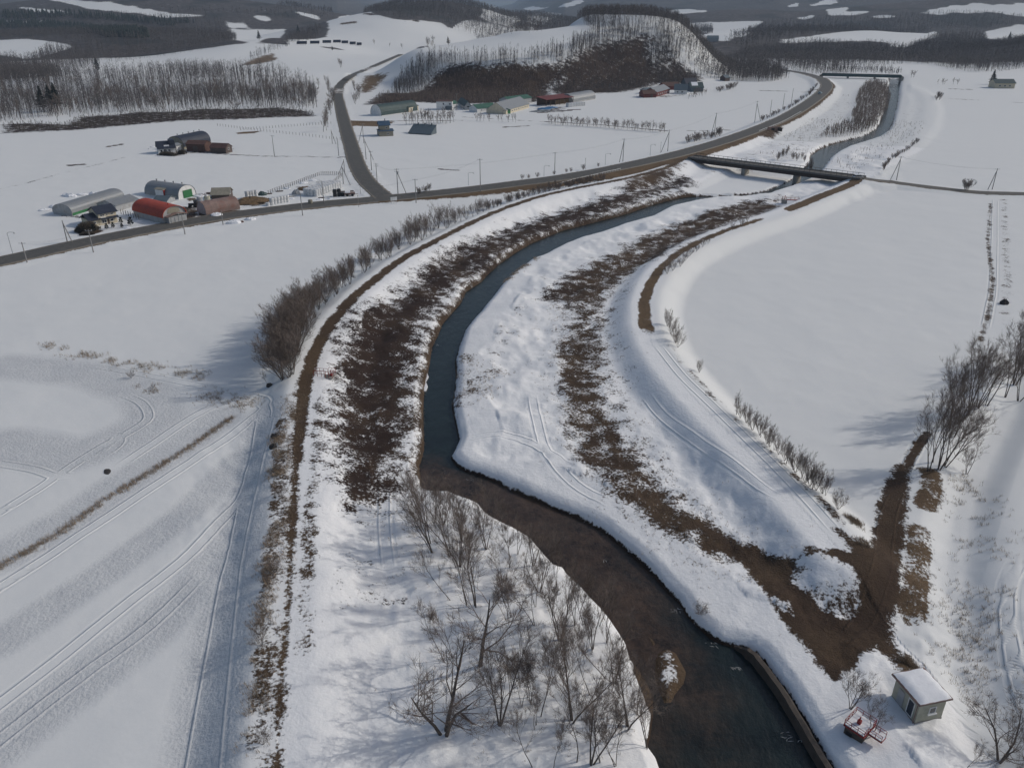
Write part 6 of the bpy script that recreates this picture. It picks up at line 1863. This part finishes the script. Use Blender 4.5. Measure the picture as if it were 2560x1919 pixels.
def open_shed():
    loc, rz, L = frame2((1180, 230), (1238, 223))
    t = thing('open_shed', 'open pole shed with a dark red sloping roof at the hill foot', 'shed', loc, rz)
    MB().prism([(-.4, 4.0), (9, 5.4), (9, 5.6), (-.4, 4.2)], -.4, L + .4).build('roof', 'barn_red', t)
    for k in range(7):
        MB().box(L * k / 6 - .15, L * k / 6 + .15, 0, .3, 0, 4.0).build('post', 'brown_wood', t)
    MB().box(0, L, 8.4, 8.6, 0, 5.2).build('wall', 'brown_wood', t)
    MB().box(L * .45, L * .95, 3, 8, 0, 2.8).build('fodder', 'manure', t)
open_shed()
arch_barn('barn', 'pale grey round roofed barn right of the open red shed', (1236, 223), (1286, 214), 10.0, 5.6, 1.0, 'grey_roof', 'grey_wall', power=.8)
for (u, v, rx, ry, h, lab, sd) in [(1176, 236.5, 5.5, 2.2, 1.0, 'blue tarpaulin covered heap below the open red shed', 21), (1190, 233.5, 4.5, 1.8, .9, 'smaller blue tarpaulin heap nearer the open red shed', 22), (1165, 241, 7.0, 1.4, .6, 'dark covered heap at the field edge below the blue tarpaulins', 23)]:
    x, y, z = ground_at(u, v)
    o = MB().mound(rx, ry, h, sd, 12, 4).build('tarpaulin_heap', 'tarp' if sd < 23 else 'slate'); o.location = (x, y, z); o.rotation_euler = (0, 0, .3)
    tag(o, lab, 'heap')
gable_house('barn', 'long barn red building with a pale grey roof below the hill', (1418, 210), (1446, 201.5), 10.0, 3.4, 6.0, 'grey_roof', 'barn_red', over=.3, wins=[(.1 + .15 * k, .17 + .15 * k, 1.0, 2.0) for k in range(6)])
gable_house('barn', 'dark roofed red wing at the left end of the red barn', (1390, 211.5), (1417, 211), 9.0, 2.6, 4.8, 'red_brown', 'barn_red', over=.3, door=(.55, .75, 2.2, 'brown_wood'))
gable_house('barn', 'low red brown roofed barn behind the red barn', (1434, 195), (1470, 194), 9.0, 2.8, 5.2, 'red_brown', 'barn_red', over=.3)
gable_house('shed', 'small slate roofed shed left behind the red barn', (1396, 203), (1414, 201), 6.0, 2.4, 4.0, 'slate', 'grey_wall', cat='shed')
gable_house('house', 'teal roofed house with white walls right of the red barn', (1456, 203), (1484, 203.5), 8.0, 3.0, 6.6, 'slate', 'white', over=.4, cat='house', wins=[(.2, .32, 1, 2), (.55, .7, 1, 2)])
gable_house('house', 'tallest dark blue roofed house behind the teal one', (1482, 194), (1506, 193), 9.0, 4.0, 8.0, 'navy_roof', 'slate', over=.4, cat='house')
gable_house('house', 'dark green roofed house with a patch of snow on it', (1492, 199), (1519, 198.5), 8.0, 3.2, 6.6, 'dark_green_roof', 'slate', over=.4, cat='house', snow=True)
gable_house('shed', 'tiny dark hut under the trees at the right foot of the hill', (1566, 176), (1576, 175.5), 6.0, 3.0, 5.0, 'slate', 'brown_wood', cat='shed')
gable_house('barn', 'long teal roofed building on the far right snow field', (2148, 191), (2191, 191.5), 11.0, 4.0, 6.5, 'dark_green_roof', 'cream', over=.5, wins=[(.2, .3, 1.4, 2.6), (.45, .55, 1.4, 2.6), (.7, .8, 1.4, 2.6)])
gable_house('house', 'small dark roofed house among trees below the far snow terraces', (1528, 91), (1552, 90), 12.0, 4.0, 8.0, 'slate', 'grey_wall', cat='house')

def solar(u, v, w, label):
    x, y = cast(u, v); z = height(x, y)
    t = thing('solar_panel', label, 'solar panel', (x, y, z), .12, 'solar panels on the snowy slope')
    b = MB(); b.prism([(0, .8), (4.2, 4.0), (4.2, 4.15), (0, .95)], -w / 2, w / 2); b.build('panel', 'panel', t)
    for s in (-.35, .35):
        MB().bar((s * w, .8, -.3), (s * w, .8, 1.3), .1, 5).build('leg', 'steel', t); MB().bar((s * w, 3.5, -.3), (s * w, 3.5, 3.4), .1, 5).build('leg', 'steel', t)
for k, (u, v, w) in enumerate([(652, 97, 17), (680, 96, 16), (706, 94.5, 15), (728, 93.5, 14), (745, 95, 12), (762, 97.5, 11), (776, 99, 9)]):
    solar(u, v, w * .78, 'dark tilted solar panel array in the row on the snowy slope')

# ------------------------------------------------------------------ conifers one can tell apart
def pine(u, v, h, label, dark=True):
    x, y = cast(u, v)
    t = thing('pine_tree', label, 'tree', (x, y, height(x, y)), random.uniform(0, 6))
    MB().bar((0, 0, -.3), (0, 0, h * .97), h * .022, 6, .03).build('trunk', 'bark', t)
    V, F = [], []; r = random.Random(int(u))
    for k in range(330):
        f = r.random() ** .8
        z = h * (.2 + .78 * f); a = r.uniform(0, 6.28); L = h * .27 * (1.05 - f) * r.uniform(.5, 1.1)
        d = Vector((math.cos(a), math.sin(a), r.uniform(-.35, .25))).normalized()
        blade(V, F, Vector((0, 0, z)) + d * L * .25, d, L, h * .022, r)
    mesh_obj('crown', V, F, M['conifer'], t)
for (u, v, h, lab) in [(96, 243, 16, 'dark pine at the front of the left terrace wood'), (126, 240, 17, 'tall dark pine right of its twin in the left terrace wood'), (112, 236, 15, 'slimmer dark pine between the two pines of the left wood'),
                       (212, 158, 14, 'dark conifer at the end of the tree row above the left wood'), (2142, 183, 12, 'dark conifer behind the long teal roofed building'), (2178, 92, 16, 'dark conifer on the snow rise at the far right'),
                       (560, 88, 13, 'thin dark conifer in the gap between the left woods'), (645, 78, 16, 'dark conifer at the foot of the snowy hill'), (968, 97, 7, 'small dark conifer beside the hill field road'), (718, 110, 6, 'small dark conifer on the bank above the side road')]:
    pine(u, v, h, lab)

# ------------------------------------------------------------------ poles, lamps, wires, signs
TOPS = {}
def pole(key, u, v, h, label, arms=1, stay=None, brace=False, group='utility poles along the roads', z=None):
    x, y, zz = ground_at(u, v)
    t = thing('utility_pole', label, 'utility pole', (x, y, zz), 0, group)
    MB().bar((0, 0, -.3), (0, 0, h), .16, 7, .10).build('pole', 'pole', t)
    rz = .5
    for k in range(arms):
        a = MB().bar((-.9, 0, h - .3 - .7 * k), (.9, 0, h - .3 - .7 * k), .05, 5).build('crossarm', 'steel', t)
        for s in (-.8, 0, .8):
            MB().bar((s, 0, h - .25 - .7 * k), (s, 0, h - .02 - .7 * k), .05, 5).build('insulator', 'white', a)
    if stay:
        MB().bar((0, 0, h * .9), (stay[0], stay[1], -.2), .13, 6).build('strut', 'pole', t)
    if brace:
        MB().drum((.3, 0, h - 2.0), .28, .9, 8).build('transformer', 'grey_wall', t)
    TOPS[key] = (x, y, zz + h - .25)
pole('a', 202, 545, 6.2, 'utility pole on the near verge in front of the cream house')
pole('b', 400, 507, 6.0, 'utility pole on the near verge below the red barn')
pole('c', 654, 466, 6.8, 'utility pole with a side lamp arm on the near verge right of the roadside bales')
pole('z', 59, 568, 5.4, 'utility pole on the near verge at the left edge of the photo')
pole('d', 482, 485, 4.5, 'short pole on the near verge below the rusty round shed', arms=0)
pole('e', 700, 441, 7.2, 'slim pole between the big bale stack and the road', arms=0)
pole('f', 146, 524, 6.2, 'pole leaning on the snow left of the brown shrub', arms=0, stay=(1.6, -.3))
pole('g', 860, 421, 8.6, 'braced utility pole with a transformer beside the junction', arms=2, stay=(2.9, .3), brace=True)
pole('h', 899, 438, 8.0, 'utility pole on the near verge right of the junction', arms=1)
pole('i', 1038, 420, 11.2, 'tall utility pole on the near verge of the main road straight', arms=1)
pole('j', 1198, 382, 8.6, 'utility pole on the far verge before the river bend', arms=1)
pole('k', 815, 396, 7.0, 'utility pole in the field right of the side road mouth', arms=2)
pole('l', 803, 369, 7.6, 'utility pole behind another one right of the side road', arms=1)
pole('m', 791, 345, 8.5, 'two legged pole in the field right of the side road', arms=0, stay=(3.2, -.4))
pole('n', 786, 310, 9.0, 'two legged pole beside the brown two tier house', arms=1, stay=(-2.6, -.4))
pole('o', 742, 398, 6.8, 'strutted pole at the bale yard corner left of the side road', arms=0, stay=(3.0, -2.0))
pole('p', 745, 376, 5.5, 'strutted pole left of the side road above the bale yard', arms=0, stay=(-2.2, -1.5))
pole('q', 732, 337, 7.4, 'thin pole left of the side road in the upper field', arms=0)
pole('r', 718, 311, 6.5, 'thin strutted pole below the roadside trees', arms=0, stay=(2.0, -1.0))
pole('s', 593, 337, 8.8, 'utility pole alone in the left snow field', arms=1)
pole('t', 1345, 356, 9.4, 'two legged pole on the far verge before the bridge', arms=1, stay=(-1.4, .2))
pole('u', 1442, 329, 9.4, 'two legged pole on the far verge left of the bridge end', arms=1, stay=(-3.0, -.6))
pole('v', 1543, 291, 10.6, 'braced pole beside the shrub thicket on the road bank', arms=1, stay=(-1.6, 0))
pole('w', 1630, 266, 11.5, 'two legged pole on the outer side of the road curve', arms=1, stay=(3.4, -.4))
pole('x', 1662, 257, 9.5, 'first slim pole along the outer road curve', arms=0)
pole('y', 1690, 239, 9.5, 'second slim pole along the outer road curve', arms=0)
pole('ya', 1709, 225, 9.5, 'third slim pole along the outer road curve', arms=0)
pole('yb', 1936, 391, 8.8, 'two legged pole beside the lane right of the bridge', arms=1, stay=(-2.3, .2))
pole('yc', 2143, 410, 7.5, 'strutted pole where the rutted track leaves the lane', arms=1, stay=(-1.6, 0))
pole('yd', 987, 237, 9.5, 'pole between the white flat roofed house and the barns', arms=1)

def wire(a, b, sag, label, n=8):
    A, Bq = Vector(TOPS[a]), Vector(TOPS[b])
    b_ = MB()
    for k in (-.7, .7):
        last = None
        for i in range(n + 1):
            t = i / n
            p = A.lerp(Bq, t) + Vector((0, k, -sag * 4 * t * (1 - t)))
            if last is not None:
                b_.bar(last, p, .010, 3)
            last = p
    tag(b_.build('power_line', 'wire'), label, 'power line', 'power lines strung between poles')
for a, b in (('z', 'a'), ('a', 'b'), ('b', 'c'), ('c', 'h'), ('h', 'i'), ('g', 'j'), ('j', 't'), ('t', 'u'), ('u', 'v'), ('v', 'w'), ('k', 'g'), ('l', 'k'), ('yb', 'yc')):
    names = {'z': 'the left edge pole', 'a': 'the pole before the cream house', 'b': 'the pole below the red barn', 'c': 'the pole right of the bales', 'h': 'the pole right of the junction', 'i': 'the tall roadside pole', 'g': 'the transformer pole', 'j': 'the pole before the river bend',
             't': 'the two legged pole', 'u': 'the pole left of the bridge', 'v': 'the thicket pole', 'w': 'the road curve pole', 'k': 'the field pole', 'l': 'the rear field pole', 'yb': 'the lane pole', 'yc': 'the rutted track pole'}
    wire(a, b, .9, 'thin wires from %s to %s' % (names[a], names[b]))

def lamp(u, v, h, label, rz=0.0):
    x, y, z = ground_at(u, v)
    t = thing('road_lamp', label, 'lamp post', (x, y, z), rz, 'bent arm snow marker posts along the main road')
    MB().bar((0, 0, -.2), (0, 0, h), .07, 6).build('post', 'steel', t)
    b = MB().bar((0, 0, h), (.6, 0, h + .25), .05, 5).bar((.6, 0, h + .25), (1.9, 0, h + .2), .05, 5); b.build('arm', 'steel', t)
    MB().box(1.7, 2.1, -.1, .1, h - .15, h + .12).build('marker', 'white', t)
for (u, v, h, lab) in [(28, 549, 5.6, 'bent arm marker post at the left edge of the main road'), (1012, 402, 4.6, 'bent arm marker post left of the tall roadside pole'), (1175, 386, 4.0, 'bent arm marker post left of the pole before the river bend'), (1307, 364, 4.6, 'bent arm marker post before the two legged pole'),
                       (1404, 340, 4.6, 'bent arm marker post left of the bridge end pole')]:
    lamp(u, v, h, lab)
def post(u, v, h, label):
    x, y, z = ground_at(u, v)
    o = MB().bar((0, 0, -.2), (0, 0, h), .07, 6, .05).box(-.09, .09, -.09, .09, h - .3, h).build('marker_post', 'pole'); o.location = (x, y, z)
    tag(o, label, 'marker post', 'snow marker posts along the main road')
for (u, v, h, lab) in [(775, 448, 4.0, 'thin marker post on the near verge left of the sign board'), (779, 420, 4.6, 'thin marker post in the snow wedge at the junction'), (1264, 371, 4.6, 'thin marker post on the far verge at the embankment'), (1426, 334, 5.0, 'thin marker post left of the bridge end'), (828, 421, 2.0, 'short white marker post in the junction mouth')]:
    post(u, v, h, lab)

def sign():
    a = at(844, 439, .3); b = at(855, 438, .3)
    rz = math.atan2(b[1] - a[1], b[0] - a[0])
    t = thing('sign_board', 'white three panel road sign seen from behind at the junction', 'sign', (a[0], a[1], height(*a)), rz)
    for k in range(3):
        MB().box(.05 + .75 * k, .72 + .75 * k, -.04, .04, 1.0, 2.2).build('sign_panel', 'white', t)
        MB().bar((.38 + .75 * k, .08, -.3), (.38 + .75 * k, .08, 2.2), .05, 5).build('post', 'steel', t)
    MB().box(0, 2.3, .02, .07, 1.9, 2.0).build('rail', 'steel', t)
sign()

def guardrail(pts, half, label, z, n):
    W = [at(u, v, z) for u, v in pts]
    c = catmull(W, 6)
    t = thing('guardrail', label, 'guardrail', (c[0][0], c[0][1], 0), 0)
    P = np.array([(q[0], q[1]) for q in c]); s = np.r_[0, np.cumsum(np.hypot(*np.diff(P, axis=0).T))]
    r = MB(); last = None; pm = None
    for k in range(n):
        q = s[-1] * k / (n - 1)
        x, y = float(np.interp(q, s, P[:, 0])), float(np.interp(q, s, P[:, 1])); zz = height(x, y)
        p = Vector((x - c[0][0], y - c[0][1], zz))
        if pm is None:
            b = MB().box(-.06, .06, -.06, .06, -.3, .85); pm = bpy.data.meshes.new('post'); pm.from_pydata(b.V, [], b.F); pm.materials.append(M['white'])
        o = bpy.data.objects.new('post', pm); COL.objects.link(o); o.parent = t; o.location = p
        if last is not None:
            r.bar(last + Vector((0, 0, .72)), p + Vector((0, 0, .72)), .10, 4)
        last = p
    r.build('rail', 'white', t)
guardrail([(1160, 403.5), (1230, 390.5), (1290, 379.5), (1340, 369)], 0, 'white guard rail on the near edge of the main road embankment', 1.9, 30)
guardrail([(1640, 285), (1690, 265), (1730, 243)], 0, 'pale guard rail on the inner edge of the road curve above the pipe', 2.4, 24)

def culvert():
    x, y, z = ground_at(1668, 291)
    t = thing('culvert', 'dark culvert mouth with brown walls under the main road', 'culvert', (x, y, z - .4), .35)
    MB().box(-3, 3, 0, .5, 0, 2.2).build('wall', 'rust', t)
    MB().box(-1.0, 1.0, -.05, .02, .2, 1.5).build('opening', 'black', t)
    MB().box(3.02, 3.5, -3, .5, 0, 1.8).build('wing_wall', 'dark_concrete', t)
culvert()

def car(u, v, rz, mat, label, z):
    x, y = at(u, v, z)
    t = thing('parked_car' if 'parked' in label else 'car', label, 'car', (x, y, z), rz)
    prof = [(-2.1, .35), (2.1, .35), (2.15, .8), (1.3, .95), (-1.9, .98), (-2.15, .8)]
    b = MB().prism(prof, -.82, .82); b.V = [(p[1], p[0], p[2]) for p in b.V]; b.F = [f[::-1] for f in b.F]; b.build('body', mat, t)
    cab = [(-1.75, .97), (1.05, .95), (.45, 1.45), (-1.35, 1.48)]
    b = MB().prism(cab, -.70, .70); b.V = [(p[1], p[0], p[2]) for p in b.V]; b.F = [f[::-1] for f in b.F]; b.build('window', 'glass', t)
    MB().box(-1.4, .5, -.68, .68, 1.45, 1.52).build('roof', mat, t)
    for sx in (-1.3, 1.3):
        for sy in (-.8, .8):
            d = MB().drum((0, 0, 0), .33, .2, 12); w = d.build('wheel', 'tyre', t); w.rotation_euler = (math.pi / 2, 0, 0); w.location = (sx, sy + .1, .33)
            d = MB().drum((0, 0, -.01), .18, .22, 8); q = d.build('rim', 'steel', w)
    for sy in (-.6, .6):
        MB().box(2.1, 2.17, sy - .18, sy + .18, .62, .76).build('headlight', 'white', t); MB().box(-2.18, -2.1, sy - .16, sy + .16, .65, .8).build('tail_light', 'red', t)
car(1853, 386, .25, 'car_white', 'white car parked at the right end of the river bridge', 2.3)
car(1771.5, 203, .95, 'car_blue', 'pale blue white car driving on the far road curve', 2.4)

# ------------------------------------------------------------------ air
def haze():
    b = MB().box(-20000, 20000, -300, 16000, -8, 1150)
    m = bpy.data.materials.new('valley_air'); m.use_nodes = True
    nt = m.node_tree; nt.nodes.remove(nt.nodes['Principled BSDF'])
    v = nt.nodes.new('ShaderNodeVolumePrincipled'); v.inputs['Density'].default_value = HAZE; v.inputs['Color'].default_value = (.60, .78, 1.0, 1)
    v.inputs['Anisotropy'].default_value = 0.0
    nt.links.new(v.outputs[0], nt.nodes['Material Output'].inputs['Volume'])
    o = mesh_obj('haze', b.V, b.F, m)
    tag(o, 'thin bluish winter haze over the valley', None, None, 'stuff')
HAZE = 1.0e-4
haze()
